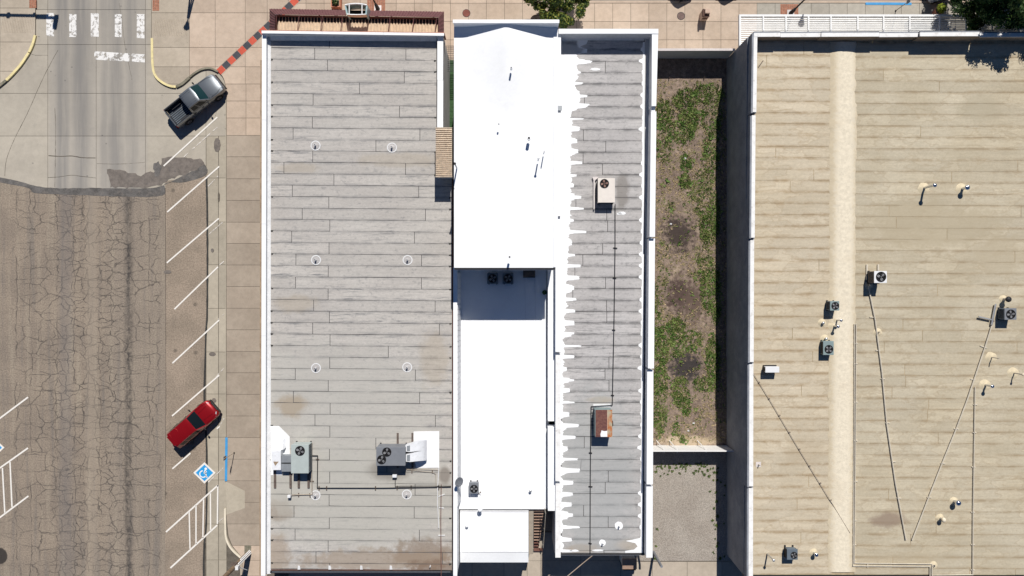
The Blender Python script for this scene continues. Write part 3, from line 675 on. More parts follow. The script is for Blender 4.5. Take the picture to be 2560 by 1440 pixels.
# grass tufts
random.seed(11)
patches = [(1715, 250, 34, 30, 1), (1770, 235, 40, 26, 1), (1720, 300, 26, 50, 1), (1660, 290, 24, 40, 1), (1780, 290, 26, 70, .9), (1700, 330, 40, 30, .8), (1775, 400, 24, 60, .7), (1715, 410, 16, 26, 1), (1712, 455, 14, 22, 1), (1785, 540, 16, 60, .9), (1770, 570, 24, 40, 1),
           (1660, 370, 22, 46, .55), (1775, 720, 26, 70, .9), (1788, 760, 14, 50, 1), (1690, 830, 26, 40, 1), (1655, 860, 24, 50, .9), (1720, 850, 40, 26, .7), (1782, 900, 18, 70, 1), (1700, 875, 40, 18, .8), (1650, 960, 20, 60, .9), (1700, 980, 24, 40, 1), (1715, 1010, 12, 30, 1),
           (1650, 1040, 18, 44, .9), (1760, 960, 30, 20, .8), (1745, 690, 20, 12, .5), (1660, 690, 14, 24, .6), (1675, 520, 14, 20, .5), (1690, 1075, 10, 20, .7), (1705, 1098, 8, 8, .8), (1755, 480, 30, 60, .6), (1760, 640, 22, 30, .6), (1640, 780, 10, 80, .7)]
def dens(px, py):
    d = 0
    for cx, cy, rx, ry, w in patches:
        q = ((px - cx) / (rx * 1.15)) ** 2 + ((py - cy) / (ry * 1.15)) ** 2
        if q < 1: d = max(d, w * min(1, (1 - q) * 2.2))
    n = mnoise.noise(Vector((px * .05, py * .05, 0))) * .5 + mnoise.noise(Vector((px * .14, py * .14, 5))) * .4
    return d + n * .75
kinds = {'grass': MB(), 'grass_dry': MB(), 'grass_olive': MB()}
def tuft(mb, p, r, h, n=4):
    for i in range(n):
        a = random.uniform(0, 6.283); d = Vector((math.cos(a), math.sin(a), 0)); s_ = Vector((-d.y, d.x, 0)) * r * random.uniform(.2, .42)
        b = p + d * r * .12; t = p + d * r * random.uniform(.6, 1.2) + Vector((0, 0, h * random.uniform(.5, 1)))
        mid = (b + t) / 2 + Vector((0, 0, h * .25))
        mb.add([b - s_ * .5, b + s_ * .5, mid + s_, t, mid - s_], [(0, 1, 2, 3, 4)])
cnt = 0
for i in range(60000):
    px = random.uniform(1600, 1818); py = random.uniform(200, 1106); d = dens(px, py)
    if random.random() > max(d * .72 - .14, .03 if d > -.25 else 0):
        if random.random() < .16 and dens(px, py) > -.1:
            burnt = any(((px - cx) / 46) ** 2 + ((py - cy) / 50) ** 2 < 1 for cx, cy in ((1700, 583), (1705, 738), (1713, 918)))
            if not burnt: tuft(kinds['grass_dry'], P(px, py, .05), random.uniform(.06, .14), .06, 3)
        continue
    p = P(px, py, .05); r = random.random()
    if r < (.8 if d > .6 else .42): tuft(kinds['grass'], p, random.uniform(.05, .12) if random.random() > .06 else random.uniform(.16, .3), random.uniform(.05, .16), 5)
    elif r < .85: tuft(kinds['grass_olive'], p, random.uniform(.08, .16), .1, 4)
    else: tuft(kinds['grass_dry'], p, random.uniform(.08, .15), .08, 4)
for k, nm, lb in (('grass', 'green_grass', 'patchy green grass and weeds growing in the vacant lot'), ('grass_olive', 'olive_grass', 'olive half-dry grass between the green patches of the vacant lot'), ('grass_dry', 'dry_grass', 'straw-coloured dead grass on the bare soil of the vacant lot')):
    o = kinds[k].build(nm, k); o['kind'] = 'stuff'; tag(o, lb, 'grass')
for px, py, w in ((1713, 396, 'beside the upper grass'), (1734, 1058, 'near the white fence, left'), (1721, 1077, 'near the white fence, right'), (1677, 560, 'by the upper scorched patch')):
    c_ = P(px, py, .09); o = MB().add([c_ + Vector(v_) for v_ in ((-.09, -.05, 0), (.08, -.06, .02), (.1, .05, .0), (0, .08, .05), (-.08, .05, .01))], [(0, 1, 3), (1, 2, 3), (0, 3, 4)]).build('litter_scrap', 'white_old'); tag(o, 'white scrap of litter on the vacant lot ' + w, 'litter', 'litter on the lot')
# gravel stones and weeds of the rear lot
mb = MB()
for i in range(5200):
    px = random.uniform(1600, 1800); py = random.uniform(1150, 1402); p = P(px, py, .06); r = random.uniform(.018, .05)
    mb.add([p + Vector((r * random.uniform(.7, 1.2) * math.cos(a), r * random.uniform(.7, 1.2) * math.sin(a), -.02)) for a in (0, 1.57, 3.14, 4.71)] + [p + Vector((0, 0, r * .7))], [(0, 1, 4), (1, 2, 4), (2, 3, 4), (3, 0, 4)])
o = mb.build('gravel_stones', 'stone'); o['kind'] = 'stuff'; tag(o, 'loose pale gravel stones covering the rear lot', 'gravel')
mb = MB(); wk = [(1734, 1181, 7), (1741, 1177, 5), (1768, 1175, 6), (1761, 1187, 5), (1772, 1190, 4), (1745, 1160, 6), (1672, 1167, 4), (1652, 1168, 5), (1640, 1178, 5), (1789, 1312, 7), (1781, 1300, 4), (1793, 1290, 5), (1790, 1230, 4), (1791, 1252, 5), (1793, 1365, 4), (1638, 1395, 5), (1643, 1322, 4), (1709, 1166, 4), (1792, 1180, 4), (1680, 1178, 4), (1640, 1365, 3), (1785, 1270, 3), (1775, 1228, 3), (1800, 1395, 5), (1715, 1160, 5), (1760, 1165, 4)]
for i in range(45): wk.append((random.uniform(1635, 1795), random.choice((random.uniform(1158, 1190), random.uniform(1158, 1172))), random.uniform(1.2, 3)))
for i in range(16): wk.append((random.uniform(1782, 1812), random.uniform(1170, 1400), random.uniform(1.2, 3)))
for x, y, r in wk:
    for j in range(int(2 + r * 1.8)):
        a = random.uniform(0, 6.28); q = random.uniform(0, r) * .75; tuft(mb, P(x + q * math.cos(a), y + q * math.sin(a), .05), random.uniform(.05, .1), .1, 4)
o = mb.build('gravel_weeds', 'grass'); o['kind'] = 'stuff'; tag(o, 'small dark weeds dotted round the edges of the gravel lot', 'weeds')
# ------------------------------------------------------------------ buildings
def block(corners, zb, name, mat, parent, **kw):
    """corners: (px,py,z) ring of the top; walls go straight down to zb"""
    return MB().prism([P(*q) for q in corners], ('z', zb)).build(name, mat, parent, **kw)
def sheets(parent, roof, rows, xr, mat, jmin, seed, tilt=0.0, gap_=.75, joint_fn=None, jit=.02, lift=.0):
    """overlapping strips of roll roofing: every sheet is its own piece"""
    rnd = random.Random(seed)
    for i, (y0, y1) in enumerate(zip(rows, rows[1:])):
        x0, x1 = xr((y0 + y1) / 2)
        js = joint_fn(i, x0, x1, rnd) if joint_fn else []
        e = [x0] + [j for j in js if x0 + 12 < j < x1 - 12] + [x1]
        for a, b in zip(e, e[1:]):
            n = max(2, int((b - a) / 42)); m = MB(); top = []; bot = []
            ga = gap_ * rnd.uniform(.6, 1.5)
            for k in range(n + 1):
                x = a + .5 + (b - a - 1.0 * (1 if b < x1 else 0) - .5) * k / n; t0 = tilt * (x - x0) / 400
                pa = roof.at(x, y0 + t0 + .1, lift); pb = roof.at(x, y1 + t0 - ga, lift)
                pa.y += rnd.uniform(-jit, jit) * .3; pb.y += rnd.uniform(-jit, jit); top.append(pa); bot.append(pb)
            vs = top + bot + [p - Vector((0, 0, .03)) for p in bot]; q = n + 1
            fs = [(k, q + k, q + k + 1, k + 1) for k in range(n)] + [(q + k, 2 * q + k, 2 * q + k + 1, q + k + 1) for k in range(n)]
            if b < x1: fs.append((n, q + n, 2 * q + n)) 
            m.add(vs, fs); m.build('roof_sheet', mat(i, a) if callable(mat) else mat, parent)
def steps(a, n, d): return [a + d * i for i in range(n + 1)]

# --- corner building with grey strips
b1 = thing('corner_building', 'long corner building with grey strip-laid roof and white parapet beside the street', 'building', P(900, 760, 0))
zr = lambda py: RF1.at(900, py).z
block([(659, 90, zr(90) - .05), (1106, 90, zr(90) - .05), (1106, 436, zr(436) - .05), (1131, 436, zr(436) - .05), (1131, 1426, zr(1426) - .05), (657, 1426, zr(1426) - .05)], 0, 'wall', 'brick_wall', b1)
r1 = MB().prism([RF1.at(660, 90, -.012), RF1.at(1105, 90, -.012), RF1.at(1105, 436, -.012), RF1.at(1130.5, 436, -.012), RF1.at(1130.5, 1424, -.012), RF1.at(658, 1424, -.012)], .03).build('roof', 'bitumen', b1)
rows = [99.5] + steps(119.5, 45, 28.62) + [1422]
def j1(i, x0, x1, rnd):
    if i % 2 == 0: return [823 + rnd.uniform(-3, 3)]
    s_ = rnd.choice((740, 750, 765, 785, 970, 735, 945)) + rnd.uniform(-8, 8); return [s_, s_ + rnd.uniform(300, 318)]
fixed1 = {1: [787, 1015], 2: [819], 3: [1011], 4: [899], 5: [783], 6: [999], 7: [781], 8: [733, 1050], 9: [940], 10: [782], 11: [710, 1014], 12: [835], 13: [731, 1047]}
sheets(r1, RF1, rows, lambda y: (676.5, 1091 if y < 445 else 1129.5), 'sheet_grey', 0, 5, tilt=3.2, joint_fn=lambda i, a, b, r: fixed1.get(i, None) or j1(i, a, b, r))
rt = random.Random(4)
for i_, y_ in enumerate(rows[2:-1]):
    for x_, pr in ((680, .6), (1126 if y_ > 450 else 1088, .45)):
        if rt.random() < pr: MB().prism([RF1.at(x_ + dx * rt.uniform(.6, 1.5), y_ + dy * rt.uniform(.6, 1.4) + (3 if x_ > 1000 else 0), .012) for dx, dy in ((-3, -1.6), (3, -1.4), (1.5, 2.2), (-2.4, 2.6))], .012).build('tar_dab', 'tar_line', r1)
# parapets: wall, cant flashing and coping lengths
def zp(py): return zr(py) + .45
for nm, mt, xa, xb, dz, zb in (('parapet', 'white_old', 656.5, 664, -.06, -.5), ('cant_flashing', 'white_old', 663, 676, -.33, -.5)):
    f0, f1 = zp(84), zp(1436)
    q = [P(xa + 2, 86, f0 + dz), P(xb + 1, 86, f0 + dz), P(xb, 1436, f1 + dz), P(xa, 1436, f1 + dz)]
    if nm == 'cant_flashing': q[1].z -= .14; q[2].z -= .14
    MB().prism(q, .45).build(nm, mt, b1)
ys = [80, 300, 560, 840, 1120, 1440]
for a, b in zip(ys, ys[1:]):
    l = lambda py: 655 - 2.6 * (py - 80) / 1360
    MB().prism([P(l(a), a, zp(a)), P(l(a) + 11, a, zp(a)), P(l(b) + 11, b - .4, zp(b)), P(l(b), b - .4, zp(b))], .12).build('coping', 'white', b1)
fz = RF1.at(900, 100).z + .8
block([(658, 77.5, fz - .1), (1107, 83, fz - .1), (1107, 89, fz - .1), (658, 86, fz - .1)], 4.5, 'front_parapet', 'white_old', b1)
block([(652, 74.5, fz - .05), (1111, 81, fz - .05), (1111, 83, fz - .05), (652, 76.5, fz - .05)], 5.2, 'brick_edge', 'brick_wall', b1)
for a, b in ((654, 805), (805.6, 958), (958.6, 1110)):
    l = lambda x: 76.6 + 6.2 * (x - 654) / 456
    block([(a, l(a), fz), (b, l(b), fz), (b, l(b) + 6.4, fz), (a, l(a) + 6.4, fz)], fz - .12, 'coping', 'white', b1)
block([(676, 99.5, zr(96) + .2), (1091, 101.5, zr(96) + .2), (1091, 91, zr(96) + .45), (676, 88, zr(96) + .45)], zr(96) - .1, 'cant_flashing', 'white_old', b1)
for a, b in ((90, 200), (200.5, 318)):
    block([(1093.5, a, zp(a)), (1108, a, zp(a)), (1107.5, b, zp(b)), (1093, b, zp(b))], zp(b) - .12, 'coping', 'white', b1)
block([(1095, 90, zp(90) - .1), (1107, 90, zp(90) - .1), (1106.5, 318, zp(318) - .1), (1094.5, 318, zp(318) - .1)], 0, 'side_wall', 'stucco_white', b1)
# rear gutter and wind clips
MB().box(RF1.at(668, 1424).x, RF1.at(1130, 1424).x, RF1.at(900, 1433).y, RF1.at(900, 1426).y, 4.6, 4.84).build('rear_gutter', 'dark_metal', b1)
MB().box(RF1.at(680, 1424).x, RF1.at(1126, 1424).x, RF1.at(900, 1430.5).y, RF1.at(900, 1429).y, 4.82, 4.86).build('gutter_rim', 'galv', b1)
for x in (747, 824, 903, 977):
    block([(x - 2.5, 1414, zr(1414) + .03), (x + 2.5, 1415, zr(1414) + .03), (x + 4, 1424, zr(1424) + .03), (x - 3, 1424, zr(1424) + .03)], zr(1424) - .02, 'gutter_strap', 'white_old', b1)
# stair bulkhead with ribbed tan roof
bk = thing('stair_bulkhead', 'narrow stair bulkhead with tan ribbed roof between the grey and white roofs', 'bulkhead', P(1109, 380, 5.2))
zb = 7.45
block([(1092, 322, zb - .08), (1127.5, 322, zb - .08), (1127.5, 437, zb - .08), (1092, 437, zb - .08)], 5.2, 'wall', 'stucco_white', bk)
block([(1089, 320, zb), (1130, 320, zb), (1130, 441, zb), (1089, 441, zb)], zb - .07, 'roof_sheet', 'tan_metal', bk)
for i in range(24):
    y = 323.5 + i * 4.92
    q = [P(1089.5, y, zb + .002), P(1129.5, y + .5, zb + .002), P(1129.5, y + 3.1, zb + .002), P(1089.5, y + 2.6, zb + .002)]
    top = [Vector((p.x, p.y - .0, zb + .085)) for p in (P(1089.5, y + .9, zb), P(1129.5, y + 1.4, zb), P(1129.5, y + 2.2, zb), P(1089.5, y + 1.7, zb))]
    MB().hexa([q[3], q[2], q[1], q[0]], [top[3], top[2], top[1], top[0]]).build('rib', 'tan_metal', bk)
for y0, y1 in ((318.6, 320), (441, 442.6)): block([(1088.5, y0, zb + .05), (1130.5, y0, zb + .05), (1130.5, y1, zb + .05), (1088.5, y1, zb + .05)], zb - .12, 'edge_trim', 'tan_metal', bk)
# passage between the buildings: green deck, steel grate gate
dk = thing('green_deck', 'green painted deck in the narrow passage beside the corner building', 'deck', P(1125, 250, .15))
for i in range(22):
    a = 150 + i * 9.2; flat([(1118, a), (1166, a), (1166, a + 8.8), (1118, a + 8.8)], Flat(.2), 'turf', 'deck_board', dk, th=.06)
gt = thing('steel_gate', 'dark steel bar gate closing the passage behind the maroon canopy', 'gate', P(1130, 140, 0))
gx0, gx1 = P(1107, 145).x, P(1166, 145).x
ga_, gb_ = P(0, 146).y, P(0, 172).y
for nm, zz, n in (('grate', 2.3, 9),):
    for (y0, y1) in ((115, 134), (138, 158), (158, 178)):
        fr = MB(); A = P(1108, y0, zz); B = P(1160, y1, zz)
        for i in range(13): x = A.x + (B.x - A.x) * i / 12; fr.tube([(x, A.y, zz), (x, B.y, zz)], .014, 4)
        for i in range(5): y = A.y + (B.y - A.y) * i / 4; fr.tube([(A.x, y, zz), (B.x, y, zz)], .02, 4)
        fr.build('bar_panel', 'dark_metal', gt)
for px_ in (1109, 1159):
    q = P(px_, 115, 2.3); MB().cyl((q.x, q.y, .1), (q.x, q.y, 2.3), .04).build('post', 'dark_metal', gt)
    q = P(px_, 178, 2.3); MB().cyl((q.x, q.y, .1), (q.x, q.y, 2.3), .04).build('post', 'dark_metal', gt)

# --- two-storey white building
b2 = thing('white_hall', 'tall two-storey white building with low gabled coated roof between the grey roofs', 'building', P(1265, 360, 0))
X0, X1 = P(1135, 360, 9.05).x, P(1387, 360, 9.05).x; XR = P(1265, 300, 9.72).x; YF = P(0, 53, 9.8).y; YR = P(0, 668, 9.05).y
MB().box(X0, X1, YR, YF, 0, 8.98).build('wall', 'stucco_white', b2)
m = MB(); nx_, ny_ = 24, 30
for jj in range(ny_ + 1):       # low cricket behind the front parapet, dying out into a nearly flat roof
    Y = YF - .1 + (YR - .04 - YF + .1) * jj / ny_; fade = max(0, 1 - (YF - Y) / 7.5); fade = fade * fade * (3 - 2 * fade)
    for ii in range(nx_ + 1):
        X = X0 + (X1 - X0) * ii / nx_; t = max(0, 1 - abs(X - XR) / 3.0)
        m.v.append(Vector((X, Y, 9.05 + .66 * fade * t)))
for jj in range(ny_):
    for ii in range(nx_): q = jj * (nx_ + 1) + ii; m.f.append((q, q + nx_ + 1, q + nx_ + 2, q + 1))
m.add([(X0, YR - .04, 9.05), (X1, YR - .04, 9.05), (X1, YR - .04, 8.98), (X0, YR - .04, 8.98)], [(0, 3, 2, 1)])
m.build('roof', 'white', b2, smooth=True)
YC = P(0, 50, 9.9).y
MB().box(X0 + .02, X1 + .25, P(0, 57.5, 9.9).y, YC, 8.9, 9.86).build('front_parapet', 'white', b2, bevel=.05)
MB().box(X0 - .02, X1 + .27, P(0, 58.5, 9.9).y, YC + .03, 9.863, 9.93).build('coping', 'white', b2, bevel=.03)
MB().box(X1 - .1, X1 + .22, YR, P(0, 57.6, 9.9).y, 8.98, 9.11).build('edge_curb', 'white', b2)
MB().box(X0 + .02, X1 - .02, YR - .17, YR - .05, 8.86, 9.0).build('rear_gutter', 'dark_metal', b2)
MB().box(X0 + .1, X1 - .1, YR - .215, YR - .172, 8.9, 8.95).build('gutter_rim', 'galv', b2)

# --- one-storey white annex behind it
RF3 = Flat(4.3)
b3 = thing('white_annex', 'low white coated rear annex in the shadow of the tall white building', 'building', P(1260, 1000, 0))
ax0, ax1 = P(1143, 900, 6.05).x, P(1386, 900, 5.2).x; rx0 = P(1151, 900, 4.3).x; rx1 = P(1364, 900, 4.3).x
yr_ = P(0, 1273, 4.3).y
MB().box(rx0 - .1, rx1 + .25, yr_, YR - .02, 0, 4.2).build('wall', 'stucco_white', b3)
MB().box(rx0 - .1, rx1 + .05, yr_, YR - .02, 4.2, 4.3).build('roof', 'white', b3)
# left party parapet with coping and ribbed inner flashing
cx0, cx1 = P(1133, 900, 6.05).x, P(1143, 900, 6.05).x
for a, b in ((668, 860), (860.4, 1050), (1050.4, 1240), (1240.4, 1440)):
    MB().box(cx0, cx1, P(0, b, 6.05).y, P(0, a, 6.05).y, 5.93, 6.05).build('coping', 'white', b3)
MB().box(cx0 + .04, cx1 - .02, P(0, 1440, 6.05).y, YR - .02, 0, 5.93).build('party_parapet', 'white_old', b3)
for i in range(44):
    y = 682 + i * 13.2; q0 = P(0, y, 5.4).y; q1 = P(0, y + 12.2, 5.4).y
    MB().hexa([(cx1 - .02, q1, 4.25), (rx0 + .06, q1, 4.25), (rx0 + .06, q0, 4.25), (cx1 - .02, q0, 4.25)], [(cx1 - .02, q1, 5.8), (cx1 + .03, q1, 5.8), (cx1 + .03, q0, 5.8), (cx1 - .02, q0, 5.8)]).build('flashing_panel', 'white_old', b3)
# right ledge
lx0, lx1 = P(1370, 900, 5.2).x, P(1383.5, 900, 5.2).x
for a, b in ((674, 1053), (1068, 1277)):
    MB().box(lx0, lx1 + .25, P(0, b, 5.2).y, P(0, a, 5.2).y, 4.0, 5.2).build('ledge', 'white', b3)
# rear wing, lower, with sloped end
wx1 = P(1320, 1330, 4.1).x; w0 = P(0, 1275.5, 4.1).y; w1 = P(0, 1379, 4.1).y; w2 = P(0, 1406, 3.97).y
MB().box(rx0 + .02, wx1, w1, w0, 0, 4.1).build('wing_wall', 'white_old', b3)
MB().box(rx0 - .04, wx1 + .04, w1, w0 - .01, 4.102, 4.16).build('wing_roof', 'white', b3)
MB().hexa([(rx0 - .04, w2, 0), (wx1 + .04, w2, 0), (wx1 + .04, w1 - .004, 0), (rx0 - .04, w1 - .004, 0)], [(rx0 - .04, w2, 3.97), (wx1 + .04, w2, 3.97), (wx1 + .04, w1 - .004, 4.13), (rx0 - .04, w1 - .004, 4.13)]).build('wing_apron', 'white', b3)
MB().box(rx0 - .04, wx1 + .04, w0 - .1, w0 + .02, 4.16, 4.2).build('wing_seam', 'white_old', b3)
MB().box(rx0 + .1, wx1, w1 - .03, w1 + .03, 4.14, 4.165).build('apron_seam', 'white_old', b3)

# --- narrow building with ash-grey strips and white-painted edges
b4 = thing('narrow_building', 'narrow building with ash-grey strip roof and ragged white painted edges beside the vacant lot', 'building', P(1500, 740, 0))
z4 = lambda py: RF4.at(1500, py).z
BX0, BX1 = P(1389, 900, 5.8).x, P(1644, 200, 6.5).x
yb4 = P(0, 1384, 4.2).y; yf4 = P(0, 74, 6.5).y
MB().hexa([(BX0 + .03, yb4, 0), (BX1 - .04, yb4, 0), (BX1 - .04, yf4, 0), (BX0 + .03, yf4, 0)], [(BX0 + .03, yb4, RF4.z(yb4, -.05)), (BX1 - .04, yb4, RF4.z(yb4, -.05)), (BX1 - .04, yf4, RF4.z(yf4, -.05)), (BX0 + .03, yf4, RF4.z(yf4, -.05))]).build('wall', 'stucco_white', b4)
r4 = MB().prism([RF4.at(1396, 88, -.012), RF4.at(1612, 88, -.012), RF4.at(1612, 1384, -.012), RF4.at(1396, 1384, -.012)], .03).build('roof', 'bitumen', b4)
rows4 = [99] + steps(125, 44, 28.44) + [1383]
def j4(i, x0, x1, r):
    o = []
    if r.random() < .55: o.append(1513 + r.uniform(-8, 12))
    if r.random() < .18: o.append(r.uniform(1430, 1470))
    return o
sheets(r4, RF4, rows4, lambda y: (1404, 1609.5 - (y - 100) * .006), 'sheet_ash', 0, 9, joint_fn=j4, gap_=.85)
# parapets, stepping down to the rear
for a, b, xi0, xo0, xi1, xo1, zz in ((72, 265, 1630, 1646, 1629, 1640.5, 6.5), (266, 278, 1628.5, 1638, 1628.5, 1637.5, 6.2), (278.5, 592, 1627.5, 1641, 1624, 1637.5, 6.3), (596, 921, 1622.5, 1637.5, 1620, 1635, 5.95), (925, 1211, 1618, 1633.5, 1616.5, 1632.3, 5.6), (1215, 1394, 1616, 1632, 1615.5, 1631.4, 5.3)):
    block([(xi0, a, zz), (xo0, a, zz), (xo1, b, zz), (xi1, b, zz)], zz - .1, 'coping', 'white', b4)
    block([(xi0 + .8, a, zz - .1), (xo0 - .8, a, zz - .1), (xo1 - .8, b, zz - .1), (xi1 + .8, b, zz - .1)], 0, 'parapet', 'white_old', b4)
for a, b, zz in ((84, 540, 6.3), (540.5, 880, 6.05), (884, 1203, 5.75), (1207, 1394, 5.45)):
    block([(1389, a, zz), (1402.5, a, zz), (1402.5 - .8, b, zz), (1388.4, b, zz)], zz - .1, 'coping', 'white_cop' if a > 600 else 'white', b4)
    block([(1389.8, a, zz - .1), (1401.7, a, zz - .1), (1401, b, zz - .1), (1389.2, b, zz - .1)], 0, 'parapet', 'white_old', b4)
zf = z4(100) + 1.34
block([(1396.5, 72, zf), (1646, 72, zf), (1646, 84, zf), (1396.5, 84, zf)], zf - .12, 'coping', 'white', b4)
block([(1397.5, 73, zf - .12), (1645, 73, zf - .12), (1645, 83.2, zf - .12), (1397.5, 83.2, zf - .12)], 0, 'front_parapet', 'white_old', b4)
# ragged white coating run out along the seams
random.seed(5)
zc = .012
def coat(pts, name='white_coating'): return MB().prism([RF4.at(x, y, zc) for x, y in pts], .012).build(name, 'white', r4)
def base_edge(y):
    pts = ((86, 1446), (195, 1443), (212, 1436), (232, 1450), (262, 1447), (275, 1429), (560, 1425), (640, 1420), (820, 1412), (900, 1408), (1390, 1406))
    for (ya, xa), (yb, xb) in zip(pts, pts[1:]):
        if ya <= y <= yb: return xa + (xb - xa) * (y - ya) / (yb - ya)
    return 1406
seams = [(yy, random.choice((9, 14, 18, 22, 24, 28, 33, 38, 44)) * random.uniform(.85, 1.1), random.uniform(4, 11), random.uniform(-3, 2)) for yy in rows4[1:-1]]
seams += [(yy + random.uniform(-5, 5), random.uniform(6, 20), random.uniform(8, 16), 0) for yy in rows4[2:-1:4]]
runs = []; y = 86.0
while y < 1381:
    x = base_edge(y) + mnoise.noise(Vector((0, y * .07, 1))) * 8 + mnoise.noise(Vector((0, y * .3, 4))) * 3.5 + mnoise.noise(Vector((0, y * .9, 7))) * 2
    for ys0, ln, th_, sh in seams:
        d = (y - ys0 - sh) / (th_ / 2)
        if abs(d) < 1.5:
            w_ = 1 - max(0, abs(d + .45 * mnoise.noise(Vector((y * .7, ys0, 0)))) - .95) / .45
            if w_ > 0: x = max(x, base_edge(y) + ln * (min(1, w_) ** .8) * (.92 + .1 * mnoise.noise(Vector((y * .9, 3, ys0)))))
    runs.append((x + random.uniform(-.7, .7), y)); y += .8
def coat_run(pts, x_in):
    m = MB()
    for a, b in zip(pts, pts[1:]): m.add([RF4.at(x_in, a[1], zc), RF4.at(a[0], a[1], zc), RF4.at(b[0], b[1], zc), RF4.at(x_in, b[1], zc)], [(0, 3, 2, 1)])
    return m.build('white_coating', 'white', r4)
coat_run(runs, 1401)
e2 = []
for i in range(len(rows4) - 1):
    ya, yb = rows4[i], rows4[i + 1]; base = 1607.5 - (ya - 100) * .004; t_ = random.choice((3, 4, 6, 10, 8, 2))
    e2 += [(base - random.uniform(0, 1.5), ya + 6), (base - random.uniform(0, 2), yb - 8), (base - t_, yb - 4), (base - t_ * 1.05, yb + 1), (base - t_ * .4, yb + 4)]
e2 = [q for q in e2 if q[1] < 1340] + [(1600, 1345), (1566, 1352), (1566, 1353), (1588, 1358), (1594, 1366), (1585, 1374), (1563, 1377), (1563, 1382)]
m = MB()
for a, b in zip(e2, e2[1:]):
    xr_ = 1612 - (a[1] - 100) * .004
    m.add([RF4.at(a[0], a[1], zc), RF4.at(xr_, a[1], zc), RF4.at(xr_, b[1], zc), RF4.at(b[0], b[1], zc)], [(0, 3, 2, 1)])
m.build('white_coating', 'white', r4)
for k, (cx, cy, rx, ry) in enumerate(((1555, 533, 12, 4), (1549, 534, 7, 4), (1488, 173, 14, 3.5), (1435, 1377, 14, 3), (1495, 1376, 16, 2.5))):
    coat([(cx + rx * random.uniform(.7, 1.1) * math.cos(rad(a)), cy + ry * random.uniform(.7, 1.1) * math.sin(rad(a))) for a in range(0, 360, 24)], 'coating_splash')
block([(1404, 90, z4(96) + .3), (1611, 90, z4(96) + .3), (1611, 101, z4(100) + .02), (1404, 101, z4(100) + .02)], z4(100) - .1, 'cant_flashing', 'white_old', b4)
coat([(1404, 99), (1470, 100), (1466, 110), (1450, 116), (1462, 121), (1450, 135), (1404, 137)], 'white_coating')
MB().box(RF4.at(1403, 1384).x, RF4.at(1612, 1384).x, yb4 - .12, yb4, 4.0, 4.16).build('rear_gutter', 'dark_metal', b4)
MB().box(RF4.at(1400, 1384).x, RF4.at(1612, 1384).x, yb4 - .15, yb4 - .12, 4.08, 4.17).build('gutter_rim', 'galv', b4)

# --- big building with tan strips
b5 = thing('warehouse', 'large building with tan strip roof, cream foam ridge band and dark grey side wall', 'building', P(2250, 740, 0))
z5 = lambda py: RF5.at(2200, py).z
WX = 18.31; EX = 52.0; yf5 = 19.54; yb5 = RF5.at(0, 1437).y
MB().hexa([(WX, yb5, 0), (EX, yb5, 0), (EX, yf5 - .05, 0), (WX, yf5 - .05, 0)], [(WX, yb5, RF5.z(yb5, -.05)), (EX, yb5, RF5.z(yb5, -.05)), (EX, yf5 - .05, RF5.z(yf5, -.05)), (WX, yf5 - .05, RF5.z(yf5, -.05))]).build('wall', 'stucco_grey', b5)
r5 = MB().prism([RF5.at(1880, 92, -.012), RF5.at(2720, 92, -.012), RF5.at(2720, 1437, -.012), RF5.at(1878, 1437, -.012)], .03).build('roof', 'bitumen_tan', b5)
rows5 = [103, 138] + steps(168, 44, 28.35) + [1437]
rows5 = [r_ for r_ in rows5 if r_ < 1425] + [1436]
sheets(r5, RF5, rows5, lambda y: (1886 - (y - 100) * .008, 2079), 'sheet_tan', 0, 21, joint_fn=lambda i, a, b, r: ([r.uniform(a + 25, b - 25)] if r.random() < .3 else []), gap_=.28)
sheets(r5, RF5, [r_ + 5 for r_ in rows5[:-1]] + [1436], lambda y: (2135, 2720), 'sheet_sand', 0, 23, joint_fn=lambda i, a, b, r: [x for x in (a + r.uniform(60, 300) + 330 * k for k in range(2)) if r.random() < .5], gap_=.28, tilt=1.5)
# cream foam band over the ridge: lumpy raised strip
random.seed(3)
m = MB(); nx = 9; ys_ = [104 + 6.6 * i for i in range(202)]; ys_ = [y for y in ys_ if y < 1436]
for y in ys_:
    c0 = 2075 + mnoise.noise(Vector((y * .05, 0, 0))) * 4 + mnoise.noise(Vector((y * .3, 3, 0))) * 2.5 - (y - 100) * .004; c1 = 2139 + mnoise.noise(Vector((y * .05, 9, 0))) * 4 + (3 if 260 < y < 400 else 0)
    for i in range(nx + 1):
        f = i / nx; x = c0 + (c1 - c0) * f + random.uniform(-.6, .6); h_ = .1 * math.sin(math.pi * f) ** .6 + .035 * mnoise.noise(Vector((x * .12, y * .12, 0)))
        m.v.append(RF5.at(x, y, .0 + max(-.01, h_)))
for j in range(len(ys_) - 1):
    for i in range(nx): q = j * (nx + 1) + i; m.f.append((q, q + nx + 1, q + nx + 2, q + 1))
m.build('foam_ridge', 'foam', b5, smooth=True)
